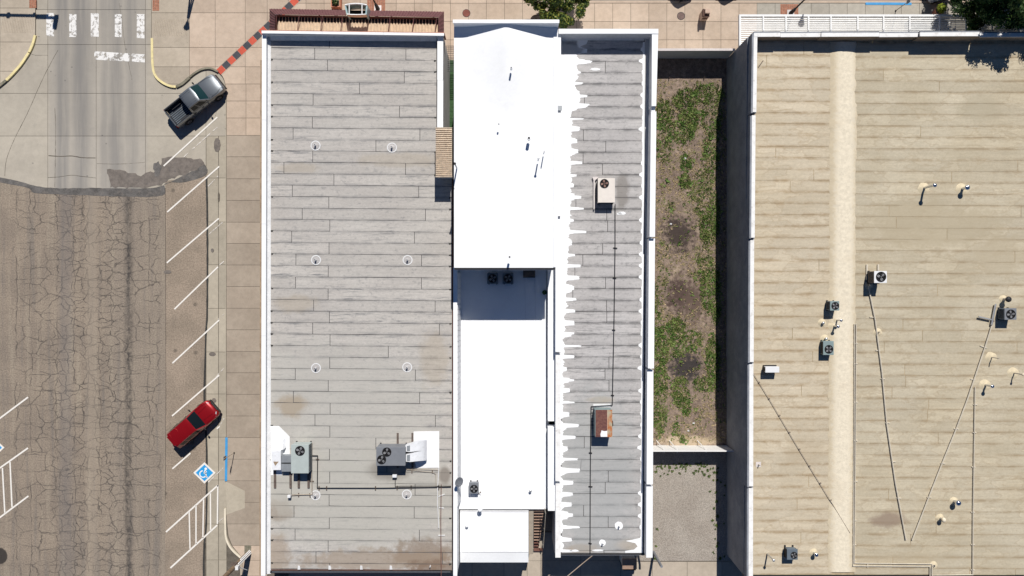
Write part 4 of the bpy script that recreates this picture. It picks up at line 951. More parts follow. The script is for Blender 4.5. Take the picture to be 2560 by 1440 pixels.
# west parapet steps
for a, b, xo0, xi0, xo1, xi1, zz in ((84, 280, 1884.5, 1893.5, 1882, 1891, 6.2), (288, 594, 1880, 1889, 1878, 1887, 5.97), (599, 905, 1876, 1885.5, 1874.5, 1884.3, 5.75), (909, 1216, 1873.5, 1883.6, 1872.5, 1883, 5.52), (1220, 1445, 1872, 1883, 1871.3, 1882.4, 5.3)):
    block([(xo0, a, zz), (xi0, a, zz), (xi1, b, zz), (xo1, b, zz)], zz - .07, 'coping', 'white_cop', b5)
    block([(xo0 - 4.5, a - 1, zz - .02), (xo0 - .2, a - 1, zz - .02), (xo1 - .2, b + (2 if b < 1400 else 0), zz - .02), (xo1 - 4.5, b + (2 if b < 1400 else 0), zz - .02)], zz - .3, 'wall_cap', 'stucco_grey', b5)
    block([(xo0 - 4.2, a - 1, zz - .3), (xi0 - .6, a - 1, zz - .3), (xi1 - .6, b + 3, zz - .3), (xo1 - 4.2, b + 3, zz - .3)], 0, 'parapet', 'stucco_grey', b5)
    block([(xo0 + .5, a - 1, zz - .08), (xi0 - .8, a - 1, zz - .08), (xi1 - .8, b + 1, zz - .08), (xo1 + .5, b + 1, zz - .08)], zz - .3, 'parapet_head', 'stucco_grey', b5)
for i, (a, b, zz) in enumerate(((1885, 1951, 6.22), (1951.4, 2052, 6.14), (2053.5, 2198, 6.25), (2198.4, 2296, 6.15), (2300, 2449, 6.4), (2449.5, 2720, 6.16))):
    o_ = 1.5 * (zz - 6.2) / .2
    block([(a, 82.5 - o_, zz), (b, 81.8 - o_, zz), (b, 91.5 - o_, zz), (a, 92 - o_, zz)], zz - .08, 'coping', 'white_cop', b5)
    block([(a, 79 - o_, zz - .03), (b, 78.6 - o_, zz - .03), (b, 81.5 - o_, zz - .03), (a, 82.2 - o_, zz - .03)], zz - .3, 'wall_cap', 'stucco_grey', b5)
    block([(a, 82.5, zz - .09), (b, 82.3, zz - .09), (b, 91, zz - .09), (a, 91.3, zz - .09)], 4.8, 'front_parapet', 'brown_wall', b5)
MB().box(WX, EX, yb5 - .14, yb5, 4.0, 4.36).build('rear_gutter', 'dark_metal', b5)
# --- walls and fence of the lot
fw = thing('lot_front_wall', 'low stucco wall with pale coping closing the vacant lot towards the street', 'wall', P(1730, 140, 0))
block([(1600, 121, 2.1), (1838, 121, 2.1), (1838, 126.5, 2.1), (1600, 127, 2.1)], 2.02, 'coping', 'walk_pale', fw)
block([(1600, 121.8, 2.02), (1837.5, 121.8, 2.02), (1837.5, 126, 2.02), (1600, 126.4, 2.02)], 0, 'wall', 'stucco_white', fw)
fc = thing('metal_fence', 'white sheet-metal fence with braces between the vacant lot and gravel yard', 'fence', P(1715, 1112, 0))
FY = P(0, 1113.5, .06).y; fx0 = P(1590, 1113, 0).x; fx1 = WX - .03
for i in range(9):
    a = fx0 + (fx1 - fx0) * i / 9; b = fx0 + (fx1 - fx0) * (i + 1) / 9
    MB().box(a + .002, b - .002, FY - .04, FY, .02, 1.95).build('panel', 'fence_white', fc)
MB().box(fx0, fx1, FY - .07, FY + .02, 1.95, 2.0).build('top_rail', 'fence_white', fc)
for px_ in (1648, 1680, 1750):
    X = P(px_, 1113, 0).x; MB().tube([(X - .25, FY + .42, .05), (X, FY + .06, 1.7)], .035, 6).build('brace', 'white_cop', fc)
    MB().cyl((X, FY - .12, 0), (X, FY - .12, 1.9), .05).build('post', 'galv', fc)
for px_ in (1672, 1759):
    q = P(px_, 196); s_ = MB().cyl(q, q + Vector((0, 0, .35)), .04, .03, 6).build('survey_stake', 'wood'); tag(s_, 'short wooden stake by the lot wall shadow, ' + ('left one' if px_ < 1700 else 'right one'), 'stake', 'stakes')
# --- louvred street canopy of the big building
lc = thing('louvre_canopy', 'white slatted canopy over the pavement in front of the big tan-roofed building', 'canopy', P(2200, 60, 3.2))
cz = 3.2; cy0 = P(0, 38, cz).y; cy1 = yf5 + .02; cxl = P(1848, 60, cz).x; cxr = P(2548, 60, cz).x
MB().box(cxl, cxr, cy0 - .1, cy0 + .06, cz - .25, cz + .02).build('front_rail', 'louvre_white', lc); MB().box(cxl, cxl + .14, cy1, cy0 - .101, cz - .25, cz + .02).build('side_rail', 'louvre_white', lc); MB().box(cxr - .14, cxr, cy1, cy0 - .101, cz - .25, cz + .02).build('side_rail', 'louvre_white', lc)
ns = 14
for i in range(ns):
    y = cy0 - .22 - (cy0 - cy1 - .3) * i / ns
    MB().hexa([(cxl + .16, y - .07, cz - .05), (cxr - .16, y - .07, cz - .05), (cxr - .16, y + .05, cz - .14), (cxl + .16, y + .05, cz - .14)], [(cxl + .16, y - .06, cz - .02), (cxr - .16, y - .06, cz - .02), (cxr - .16, y + .06, cz - .11), (cxl + .16, y + .06, cz - .11)]).build('slat', 'louvre_white', lc)
for px_ in (1908, 1964.5, 2021, 2077, 2144, 2208.6, 2274, 2349, 2415, 2480):
    X = P(px_, 60, cz).x; MB().box(X - .055, X + .055, cy1, cy0 - .105, cz - .012, cz + .05).build('beam', 'louvre_white', lc)
    MB().box(X - .03, X + .03, (cy0 + cy1) / 2 - .05, (cy0 + cy1) / 2 + .05, cz + .05, cz + .12).build('clip', 'galv', lc)
# --- maroon canopy of the corner building
mc = thing('maroon_canopy', 'maroon tiled mansard canopy with corrugated deck on the front of the corner building', 'canopy', P(890, 60, 3.8))
def mcy(x): return 7.5 * (x - 673) / 440          # the canopy runs slightly askew
m = MB(); n = 52
pts = []
zf_ = 3.78
for i in range(n * 2 + 1):
    x = 686 + (1100 - 686) * i / (n * 2); zz = zf_ + (.1 if i % 2 else 0)
    pts.append((P(x, 38 + mcy(x) * .8, zz), P(x, 84 + mcy(x) * .3, zz + .05)))
for i in range(n * 2):
    a, b = pts[i], pts[i + 1]; m.add([a[0], a[1], b[1], b[0]], [(0, 1, 2, 3)])
m.build('corrugated_deck', 'cream_metal', mc)
def tile(p_in0, p_in1, p_out1, p_out0):
    """one sloping pan with a rolled rib"""
    m = MB(); up = Vector((0, 0, .035))
    a0, a1, b1_, b0 = [Vector(p) for p in (p_in0, p_in1, p_out1, p_out0)]
    c0 = a0.lerp(a1, .45); d0 = b0.lerp(b1_, .45)
    m.add([a0, c0, d0, b0], [(0, 1, 2, 3)]); m.add([c0, c0.lerp(a1, .25) + up * 1.6, a1.lerp(c0, .25) + up * 1.6, a1, d0, d0.lerp(b1_, .25) + up * 1.6, b1_.lerp(d0, .25) + up * 1.6, b1_], [(0, 1, 5, 4), (1, 2, 6, 5), (2, 3, 7, 6), (0, 3, 2, 1), (4, 5, 6, 7)])
    return m.build('tile', 'maroon', mc)
zi, zo = 4.3, 3.5
nt = 62
for i in range(nt):
    if 27 <= i <= 33: continue
    f0, f1 = i / nt, (i + 1) / nt
    xi = lambda f: 688 + (1096 - 688) * f; xo = lambda f: 674 + (1110 - 674) * f
    tile(P(xi(f0), 36 + mcy(xi(f0)), zi), P(xi(f1), 36 + mcy(xi(f1)), zi), P(xo(f1), 22 + mcy(xo(f1)), zo), P(xo(f0), 22 + mcy(xo(f0)), zo))
for side in (0, 1):
    for i in range(7):
        f0, f1 = i / 7, (i + 1) / 7
        if side == 0: yi = lambda f: 77 - 41 * f; yo = lambda f: 79 - 57 * f; tile(P(688, yi(f0), zi), P(688, yi(f1), zi), P(674, yo(f1), zo), P(674, yo(f0), zo))
        else: yi = lambda f: 43.5 + 58 * f; yo = lambda f: 29.5 + 76 * f; tile(P(1096, yi(f0), zi), P(1096, yi(f1), zi), P(1110, yo(f1), zo), P(1110, yo(f0), zo))
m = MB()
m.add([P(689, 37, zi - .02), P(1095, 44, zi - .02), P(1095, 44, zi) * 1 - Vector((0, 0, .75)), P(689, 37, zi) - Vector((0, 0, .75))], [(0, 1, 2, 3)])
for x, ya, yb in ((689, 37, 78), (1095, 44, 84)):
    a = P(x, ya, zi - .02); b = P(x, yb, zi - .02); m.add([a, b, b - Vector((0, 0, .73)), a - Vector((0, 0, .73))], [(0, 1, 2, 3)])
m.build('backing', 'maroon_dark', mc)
block([(689, 40, zf_ + .09), (1096, 46, zf_ + .09), (1096, 60, zf_ + .09), (689, 53, zf_ + .09)], zf_ - .05, 'deck_shade_strip', 'plastic', mc)  # black strip added to deepen the fascia's shade on the deck, no real gutter
for x in (692, 748, 806, 856, 975, 1035, 1092):
    MB().tube([P(x, 38 + mcy(x), zi - .03), P(x - 5, 82 + mcy(x) * .3, zf_ + .22)], .03, 5).build('strut', 'maroon', mc)
for x in (700, 800, 980, 1085):
    q = P(x, 30 + mcy(x), zo); MB().cyl((q.x, q.y - .3, .1), (q.x, q.y - .3, zo + .2), .06).build('post', 'maroon_dark', mc)
# arched marquee frame over the entrance
mq = thing('arched_marquee', 'arched white-framed marquee box with teal sides in the maroon canopy', 'marquee', P(891, 30, 3.9))
def arc(x0, x1, yb, sag, zz, n=12): return [P(x0 + (x1 - x0) * i / n, yb - sag * 4 * (i / n) * (1 - i / n), zz) for i in range(n + 1)]
A = arc(863, 917, 13, 3.5, 4.95); B = arc(868, 915, 36, -1.0, 5.0)
MB().tube(A, .07, 6).build('front_rail', 'louvre_white', mq); MB().tube(B, .05, 6).build('rear_rail', 'galv', mq)
m = MB()
for a, b in zip(A, A[1:]): m.add([a, b, b - Vector((0, 0, 1.1)), a - Vector((0, 0, 1.1))], [(0, 1, 2, 3)])
m.build('front_panel', 'teal_glass', mq)
for (a, b) in ((A[0], B[0]), (A[-1], B[-1])):
    MB().prism([a + Vector((-.06, 0, 0)), b + Vector((-.06, 0, 0)), b + Vector((.06, 0, 0)), a + Vector((.06, 0, 0))], 1.1).build('side_panel', 'teal_glass', mq)
MB().prism([A[0] - Vector((0, 0, 1.0)), A[-1] - Vector((0, 0, 1.0)), B[-1] - Vector((0, 0, 1.0)), B[0] - Vector((0, 0, 1.0))], .05).build('box_floor', 'plastic', mq)
for x in (873, 905): MB().tube([P(x, 11, 4.97), P(x, 36.5, 5.02)], .04, 5).build('cross_bar', 'louvre_white', mq)
m = MB()
for a, b in zip(B, B[1:]): m.add([a, b, b - Vector((0, 0, .5)), a - Vector((0, 0, .5))], [(0, 1, 2, 3)])
m.build('rear_panel', 'cream_metal', mq)
# --- outside stair behind the annex
sr = thing('outside_stair', 'brown outside stair with concrete side wall behind the white annex', 'stairs', P(1345, 1320, 0))
n = 13
for i in range(n):
    zz = 4.0 - i * .3; y = 1273 + i * 7.3; x1_ = 1359 - i * .9
    a = P(1334.5, y, zz); b = P(x1_, y + 5.4, zz); MB().box(a.x, b.x, b.y, a.y, zz - .06, zz).build('tread', 'stair' if i < 11 else 'stair_red', sr)
MB().hexa([P(1334.5, 1378, .05), P(1356, 1378, .05), P(1356, 1370, .05), P(1334.5, 1370, .05)], [P(1334.5, 1378, .3), P(1356, 1378, .3), P(1356, 1370, .3), P(1334.5, 1370, .3)]).build('landing', 'stair_red', sr)
block([(1322, 1273, 4.05), (1334, 1273, 4.05), (1333, 1385, 3.3), (1322, 1385, 3.3)], 0, 'side_wall', 'rear_concrete', sr)
MB().tube([P(1361, 1271, 4.9), P(1364, 1283, 4.6), P(1358, 1370, 1.2)], .035, 6).build('handrail', 'conduit_top', sr)
for f in (0, .5, 1):
    q = P(1364 - 6 * f, 1283 + 87 * f, 4.6 - 3.4 * f); MB().cyl((q.x, q.y, q.z - .95), q, .025, n=6).build('baluster', 'conduit_top', sr)
# small lean-to behind the narrow building
ln = thing('lean_to', 'small tan lean-to with dark glass door behind the narrow building', 'shed', P(1578, 1410, 0))
block([(1556, 1398, 2.3), (1592, 1398, 2.3), (1592, 1423, 2.2), (1556, 1423, 2.2)], 2.15, 'roof', 'stair', ln)
block([(1558, 1400, 2.15), (1590, 1400, 2.15), (1590, 1421, 2.1), (1558, 1421, 2.1)], .05, 'wall', 'stucco_white', ln)
block([(1592.5, 1386, 2.5), (1597.5, 1386, 2.5), (1602, 1412, 2.5), (1597, 1412, 2.5)], 2.35, 'trim_board', 'walk_tan', ln)
block([(1597.5, 1412.5, 2.5), (1602, 1412.5, 2.5), (1602, 1424, 2.5), (1597.5, 1424, 2.5)], 2.35, 'trim_board', 'walk_tan', ln)
q = P(1558, 1424, 2.0); q2 = P(1590, 1424, 2.0); MB().box(q.x, q2.x, q.y - .06, q.y - .0, .1, 2.0).build('door', 'glass', ln)
# ------------------------------------------------------------------ things on the roofs
random.seed(21)
def fan(parent, c, r, blades=4, mat='blade', rot=0.0, guard='dark_metal'):
    c = Vector(c)
    MB().disc(c + Vector((0, 0, .004)), r, 24).build('fan_well', 'black_void', parent)
    MB().ring(c, r * .97, r * 1.07, .03, 28, .03).build('fan_ring', guard, parent)
    for i in range(blades):
        a = rot + 2 * math.pi * i / blades; d = Vector((math.cos(a), math.sin(a), 0)); s_ = Vector((-d.y, d.x, 0)); m = MB(); ring_ = []
        for k in range(10):
            t = 2 * math.pi * k / 10; ring_.append(c + d * r * (.55 + .33 * math.cos(t)) + s_ * r * .27 * math.sin(t) + Vector((0, 0, .014 + .012 * math.sin(t))))
        m.add(ring_, [tuple(range(10))]); m.build('fan_blade', mat, parent)
    MB().cyl(c + Vector((0, 0, .01)), c + Vector((0, 0, .03)), r * .15, n=10).build('fan_hub', mat, parent)
    m = MB()
    for rr in (.35, .62, .86):
        pts = [c + Vector((r * rr * math.cos(2 * math.pi * k / 20), r * rr * math.sin(2 * math.pi * k / 20), .034)) for k in range(21)]; m.tube(pts, .006, 4)
    for k in range(4):
        a = rot + .4 + math.pi * k / 4; d = Vector((math.cos(a), math.sin(a), 0)) * r; m.tube([c - d + Vector((0, 0, .036)), c + d + Vector((0, 0, .036))], .005, 4)
    m.build('fan_guard', guard, parent)
def unit(name, label, roof, px0, py0, px1, py1, h, mat, fans=(), cat='air conditioner', stand=.12, sidemat=None, bev=.03, rmat='blade', nb=4, group=None, topmat=None):
    """box unit whose TOP outline was measured; stands on the roof below it"""
    c = roof.at((px0 + px1) / 2, (py0 + py1) / 2); zt = c.z + h
    a = P(px0, py1, zt); b = P(px1, py0, zt); o = thing(name, label, cat, ((a.x + b.x) / 2, (a.y + b.y) / 2, c.z), group)
    zr_ = roof.z((a.y + b.y) / 2)
    MB().box(a.x, b.x, a.y, b.y, zr_ + stand, zt - .04).build('cabinet', sidemat or mat, o, bevel=bev)
    MB().box(a.x - .015, b.x + .015, a.y - .015, b.y + .015, zt - .04, zt).build('lid', topmat or mat, o, bevel=.015)
    for X in (a.x + .1, b.x - .1): MB().box(X - .05, X + .05, a.y - .06, b.y + .06, zr_ - .03, zr_ + stand + .002).build('foot_rail', 'dark_metal', o)
    for fx, fy, r in fans: q = P(fx, fy, zt); fan(o, (q.x, q.y, zt), r * (H - zt) / F, nb, rmat, random.random() * 3)
    m = MB()      # louvred sides
    for k in range(5):
        z0 = zr_ + stand + (h - stand) * (.15 + .14 * k); m.box(a.x - .012, a.x + .01, a.y + .06, b.y - .06, z0, z0 + .05); m.box(b.x - .01, b.x + .012, a.y + .06, b.y - .06, z0, z0 + .05); m.box(a.x + .06, b.x - .06, a.y - .012, a.y + .01, z0, z0 + .05)
    m.build('louvres', 'dark_metal', o)
    return o, zr_, zt
def pipe_run(name, label, roof, pts, r, mat, h=.12, sup=(), cat='pipe', supmat='wood', rise=None):
    o = thing(name, label, cat, roof.at(*pts[0]))
    P3 = [roof.at(x, y, h) for x, y in pts]; m = MB(); m.tube(P3, r, 6)
    for p in P3: m.ball(p, r * 1.15, r * 1.15, r * 1.15, 6, 4)
    if rise: m.tube([P3[0], P3[0] - Vector((0, 0, h))], r, 6); m.tube([P3[-1], P3[-1] - Vector((0, 0, h))], r, 6)
    m.build('pipe_length', mat, o)
    # supports at measured points: (x, y, half length px, angle)
    for x, y, l, ang in sup:
        a = rad(ang); A = roof.at(x - l * math.cos(a), y - l * math.sin(a)); B = roof.at(x + l * math.cos(a), y + l * math.sin(a))
        d = (B - A).normalized(); s_ = Vector((-d.y, d.x, 0)) * .035; up = Vector((0, 0, h - r + .0))
        MB().hexa([A - s_, B - s_, B + s_, A + s_], [A - s_ + up, B - s_ + up, B + s_ + up, A + s_ + up]).build('support', supmat, o)
    return o
# ringed plumbing vents of the corner building
V1 = [(789, 364, 'first row from front, left'), (980, 369, 'first row from front, right'), (790, 650, 'second row, left'), (1019, 650, 'second row, right'),
      (790, 920, 'third row, left'), (1018, 918, 'third row, right'), (789, 1238, 'behind pale green unit'), (1017, 1236, 'behind two-fan grey unit')]
for x, y, w in V1:
    c = RF1.at(x, y); o = thing('roof_vent', 'white pipe vent in a pale ring on grey roof, ' + w, 'vent', c, 'ringed vents of the grey roof')
    MB().ring(c, .31, .385, .012, 30, .008).build('coating_ring', 'white_old', o)
    MB().cyl(c, c + Vector((0, 0, .03)), .3, .12, 20).build('flashing', 'sheet_ash', o)
    MB().cyl(c, c + Vector((0, 0, .32)), .065, n=12).build('pipe', 'white_old', o)
    MB().disc(c + Vector((0, 0, .322)), .045, 10).build('pipe_bore', 'black_void', o)
def stub(roof, x, y, h, r, label, mat='white_old', cap=None, patch=None, group=None, pm='white', cat='vent'):
    c = roof.at(x, y); o = thing('roof_vent', label, cat, c, group)
    if patch: 
        m = MB(); nn = 18; m.v.append(c + Vector((0, 0, .1)))
        for rr, zz_ in ((.4, .085), (.75, .03), (1.0, -.012)):
            for i in range(nn):
                a = 2 * math.pi * i / nn; q = rr * patch * (1 + .22 * mnoise.noise(Vector((math.cos(a) * 1.3 + x, math.sin(a) * 1.3 + y, rr)))); m.v.append(c + Vector((q * math.cos(a), q * math.sin(a), zz_)))
        for i in range(nn):
            m.f.append((0, 1 + i, 1 + (i + 1) % nn))
            for k in (0, 1): m.f.append((1 + k * nn + i, 1 + k * nn + nn + i, 1 + k * nn + nn + (i + 1) % nn, 1 + k * nn + (i + 1) % nn))
        m.build('flashing', pm, o, smooth=True)
    MB().cyl(c, c + Vector((0, 0, h)), r, n=10).build('pipe', mat, o)
    if cap:
        MB().ball(c + Vector((0, 0, h + r * .6)), r * 1.9, r * 1.9, r * 1.3, 12, 8).build('cap', cap, o, smooth=True); MB().cyl(c + Vector((0, 0, h - .03)), c + Vector((0, 0, h)), r * 1.3, n=10).build('collar', 'galv', o)
    else: MB().disc(c + Vector((0, 0, h + .002)), r * .7, 8).build('pipe_bore', 'black_void', o)
    return o
stub(RF1, 1076, 1414, .3, .05, 'lone short pipe vent at the rusty rear end of the grey roof')
# pale green unit with white duct
z = RF1.at(750, 1145).z
u, zr_, zt = unit('rooftop_unit', 'pale green rooftop air conditioner with one fan and a white duct', RF1, 728, 1112, 771, 1183, 1.1, 'unit_pale', [(750, 1127, 11.5)])
for x in (687, 726, 746.5, 771): block([(x - 2.6, 1140, RF1.at(x, 1180).z + .1), (x + 2.6, 1140, RF1.at(x, 1180).z + .1), (x + 2.6, 1220, RF1.at(x, 1200).z + .1), (x - 2.6, 1220, RF1.at(x, 1200).z + .1)], RF1.at(x, 1200).z - .05, 'sleeper', 'wood', u)
d_ = thing('white_duct', 'white coated duct hood on the roof edge beside the pale green unit', 'duct', RF1.at(690, 1140))
zz = RF1.at(690, 1120).z
def dn(x, y, top=.55):
    q = P(x, y, zz + top); q.z = zz; return q
MB().prism([RF1.at(x, y, .03) for x, y in ((677, 1065), (697, 1065), (724, 1092), (724, 1140), (705, 1140), (705, 1188), (677, 1188))], .03).build('roof_patch', 'white', d_)
MB().hexa([dn(679, 1175), dn(702, 1175), dn(702, 1112), dn(679, 1112)], [P(679, 1175, zz + .62), P(702, 1175, zz + .62), P(702, 1128, zz + .62), P(679, 1128, zz + .62)]).build('hood', 'duct_white', d_)
MB().hexa([dn(680, 1127), dn(711, 1122), dn(711, 1096), dn(680, 1100)], [P(680, 1127.5, zz + .6), P(708, 1124, zz + .5), P(705, 1102, zz + .2), P(680, 1104, zz + .25)]).build('elbow', 'duct_white', d_)
MB().prism([P(683, 1154, zz + .625), P(697, 1154, zz + .625), P(688, 1165, zz + .625)], .004).build('stain', 'brown_wall', d_)
for y0, y1, hh in ((1139, 1156.5, .55), (1160, 1179, .5)): MB().hexa([dn(703.5, y1), dn(728, y1), dn(728, y0), dn(703.5, y0)], [P(703.5, y1, zz + hh), P(728, y1, zz + hh), P(728, y0, zz + hh), P(703.5, y0, zz + hh)]).build('link_duct', 'duct_grey', d_)
# grey two-fan unit with curved white ducts
u, zr_, zt = unit('rooftop_unit', 'grey rooftop air conditioner with two fans and curved white ducts', RF1, 941, 1118, 1013, 1164, 1.3, 'unit_grey', [(967, 1130, 10.8), (954, 1149, 10.8)], nb=3)
for x in (994, 1031): block([(x - 2.4, 1083, RF1.at(x, 1090).z + .1), (x + 2.4, 1083, RF1.at(x, 1090).z + .1), (x + 2.4, 1170, RF1.at(x, 1165).z + .1), (x - 2.4, 1170, RF1.at(x, 1165).z + .1)], RF1.at(x, 1165).z - .05, 'sleeper', 'wood', u)
d_ = thing('white_duct', 'pair of curved white ducts dropping onto a white patch by the two-fan unit', 'duct', RF1.at(1050, 1130))
MB().prism([RF1.at(x, y, .02) for x, y in ((1034, 1079), (1098, 1078), (1098, 1169), (1040, 1170), (1034, 1130))], .02).build('roof_patch', 'white', d_)
zz = RF1.at(1050, 1130).z
for ya, yb, dy in ((1113, 1129, -3), (1136, 1154, 0)):
    secs = [(1013.5, ya + 1, yb, 1.0, .35), (1026, ya - 2, yb + 1, 1.02, .3), (1042, ya - 6 + dy, yb - 1, .98, .15), (1056, ya - 9 + dy, yb - 2, .75, 0), (1066, ya - 10 + dy, yb - 3, .4, -.02)]
    m = MB(); k_ = len(secs)
    for x, y0, y1, ztop, zbot in secs:
        m.v += [P(x, y0, zz + ztop), P(x, y1, zz + ztop), Vector((P(x, y1, zz + ztop).x, P(x, y1, zz + ztop).y, zz + max(0, zbot))), Vector((P(x, y0, zz + ztop).x, P(x, y0, zz + ztop).y, zz + max(0, zbot)))]
    for i in range(k_ - 1):
        for j in range(4): m.f.append((4 * i + j, 4 * i + (j + 1) % 4, 4 * i + 4 + (j + 1) % 4, 4 * i + 4 + j))
    m.f += [(3, 2, 1, 0), tuple(4 * (k_ - 1) + j for j in range(4))]
    m.build('duct_elbow', 'duct_white', d_, smooth=True)
    MB().prism([P(1017, ya + 2, zz + 1.03), P(1025, ya + .5, zz + 1.04), P(1025, yb - 1.5, zz + 1.04), P(1017, yb - 2, zz + 1.03)], .01).build('duct_flap', 'duct_grey', d_)
# gas and electric lines on the grey roof
tie = lambda x, y: (x, y, 4.5, 90)
pipe_run('gas_pipe', 'black gas line running across the rear of the grey roof from the pale green unit', RF1, [(778, 1139), (794, 1139), (793, 1220), (960, 1220), (1127, 1217)], .03, 'black', .12, [(798, 1220, 5, 90), (817, 1220, 5, 90), (939, 1220, 5, 90), (993, 1219, 5, 90), (1028, 1218, 5, 90), (794, 1148, 4, 0), (1097, 1218, 6, 90)])
pipe_run('gas_pipe', 'short black pipe from the two-fan unit to the main gas line', RF1, [(988, 1188), (988, 1217), (1000, 1215.5), (1127, 1215)], .025, 'black', .16)
j = thing('junction_box', 'small pale junction box behind the two-fan grey unit', 'box', RF1.at(988, 1188)); c = RF1.at(988, 1188); MB().box(c.x - .17, c.x + .17, c.y - .1, c.y + .12, c.z + .1, c.z + .35).build('body', 'duct_white', j, bevel=.02); MB().box(c.x - .06, c.x + .06, c.y - .05, c.y + .05, c.z - .02, c.z + .1).build('leg', 'dark_metal', j)
pipe_run('electric_conduit', 'tan conduit along the right side of the pale green unit to a junction box', RF1, [(780, 1108), (779, 1170), (780, 1236), (745, 1237), (728, 1238)], .035, 'conduit', .1, [(780, 1203, 5, 0), (747, 1237, 5, 90), (775, 1238, 5, 80)])
j = thing('junction_box', 'small white junction box at the end of the tan conduit on the grey roof', 'box', RF1.at(726, 1238)); c = RF1.at(726, 1238); MB().box(c.x - .12, c.x + .12, c.y - .1, c.y + .1, c.z + .12, c.z + .4).build('body', 'unit_white', j, bevel=.02); MB().box(c.x - .05, c.x + .05, c.y - .05, c.y + .05, c.z - .02, c.z + .12).build('leg', 'dark_metal', j)
pipe_run('drain_pipe', 'thin dark condensate line looping from the curved ducts to the roof edge', RF1, [(1018, 1174), (1040, 1177), (1082, 1181), (1089, 1185), (1090, 1216)], .018, 'conduit', .08, [(1030, 1178, 5, 90), (1081, 1179, 4, 90)])
pipe_run('drain_pipe', 'thin upper condensate line from the ducts along the white patch', RF1, [(1016, 1173), (1060, 1174), (1092, 1175), (1098, 1177)], .015, 'conduit', .07)
pipe_run('white_pipe', 'white plastic pipe along the right rear edge of the grey roof', RF1, [(1097, 1170), (1094, 1220), (1094, 1260), (1097, 1319)], .035, 'white_old', .08, [(1094, 1230, 5, 90)])
pipe_run('vent_line', 'rust-brown pipe running to the rear edge of the grey roof', RF1, [(1103, 1212), (1102, 1300), (1103, 1440)], .03, 'rust_red', .1, [(1104, 1238, 8, -20), (1104, 1269, 6, 8), (1104, 1338, 8, 0)], supmat='white_old')
# satellite dish on the party parapet
ds = thing('satellite_dish', 'small grey satellite dish on the white parapet between the buildings', 'satellite dish', P(1140, 1200, 6.05))
c = P(1143, 1202, 6.05); m = MB(); nr = 14
ax_ = Vector((.55, -.2, .6)).normalized(); u_ = ax_.orthogonal().normalized(); w_ = ax_.cross(u_); cc = c + Vector((.15, .1, .6)); m.v.append(cc)
for k, rr in enumerate((.2, .38)):
    for i in range(nr): a = 2 * math.pi * i / nr; m.v.append(cc + (u_ * math.cos(a) + w_ * math.sin(a) * 1.15) * rr + ax_ * rr * rr * .5)
for i in range(nr): m.f.append((0, 1 + i, 1 + (i + 1) % nr)); m.f.append((1 + i, 1 + nr + i, 1 + nr + (i + 1) % nr, 1 + (i + 1) % nr))
m.build('reflector', 'unit_grey', ds, smooth=True); MB().tube([c, c + Vector((0, 0, .5)), cc], .025, 6).build('mast', 'galv', ds); MB().tube([cc - u_ * .3, cc + ax_ * .55], .015, 5).build('feed_arm', 'galv', ds)
# vents on the tall white roof
class Gab:
    def at(s, x, y, dz=0):
        p = P(x, y, 9.3); f = abs(p.x - XR) / 3.7; return P(x, y, 9.7 - .62 * min(1, f) + dz)
    def z(s, Y, dz=0): return 9.3
GB = Gab()
stub(GB, 1278, 174, .45, .07, 'white pipe vent near the front of the tall white roof', 'white')
stub(GB, 1322, 348, .4, .12, 'wide white vent right of the middle of the tall white roof', 'white')
stub(GB, 1247, 311, .12, .06, 'tiny white vent left of the middle of the tall white roof', 'white')
stub(GB, 1274, 643, .3, .09, 'white pipe vent near the rear edge of the tall white roof', 'white')
stub(GB, 1345, 402, 1.0, .05, 'thin white standpipe with flat cap, left of a pair on the tall white roof', 'white', cap='white')
stub(GB, 1359, 385, 1.0, .04, 'thin white standpipe, right of a pair on the tall white roof', 'white')
stub(GB, 1142, 420, 1.7, .05, 'tall mast with dark cap on the left edge of the white roof', 'duct_grey', cap='dark_metal', cat='mast')
bx = GB.at(1398, 270); bv = thing('wall_vent_box', 'small grey vent box on the white ledge right of the tall roof', 'vent', P(1399, 270, 6.3)); q = P(1399, 270, 6.45); MB().box(q.x - .17, q.x + .17, q.y - .16, q.y + .16, 6.29, 6.42).build('housing', 'white_old', bv); MB().box(q.x - .19, q.x + .19, q.y - .18, q.y + .18, 6.42, 6.47).build('lid', 'duct_grey', bv)
# annex: units in the shadow
for x, w in ((1231.5, 'left of the pair'), (1270, 'right of the pair')):
    u, _, _ = unit('condenser', 'dark condenser in the shadow on the white annex roof, ' + w, RF3, x - 13, 683, x + 13, 709, .75, 'unit_slate', [(x, 696, 10.5)], bev=.06)
hv = thing('louvred_box', 'brown louvred intake box in the shadow by the tall white wall', 'vent', RF3.at(1323, 684)); 
a = P(1308, 694, 5.1); b = P(1338, 675, 5.1); MB().box(a.x, b.x, a.y, b.y, 4.28, 5.05).build('housing', 'unit_brown', hv)
for i in range(5): yy = a.y + (b.y - a.y) * (i + .2) / 5; MB().hexa([(a.x, yy, 5.052), (b.x, yy, 5.052), (b.x, yy + .07, 5.052), (a.x, yy + .07, 5.052)], [(a.x, yy, 5.12), (b.x, yy, 5.12), (b.x, yy + .02, 5.12), (a.x, yy + .02, 5.12)]).build('slat', 'unit_brown', hv)
unit('condenser', 'small grey condenser alone near the rear of the white annex roof', RF3, 1173, 1207, 1196, 1234, .55, 'unit_grey', [(1185, 1222, 9.5)], bev=.05)
pipe_run('drain_pipe', 'short white condensate pipe beside the small grey condenser', RF3, [(1196, 1228), (1201, 1236)], .03, 'white_old', .1, [(1199, 1232, 4, -40)])
stub(RF3, 1201, 1269, .45, .1, 'white pipe vent by the seam of the annex roof', 'white', cap='white', patch=.2)
stub(RF3, 1326, 1225, .25, .06, 'small white vent at the right side of the annex roof', 'white', cap='galv')
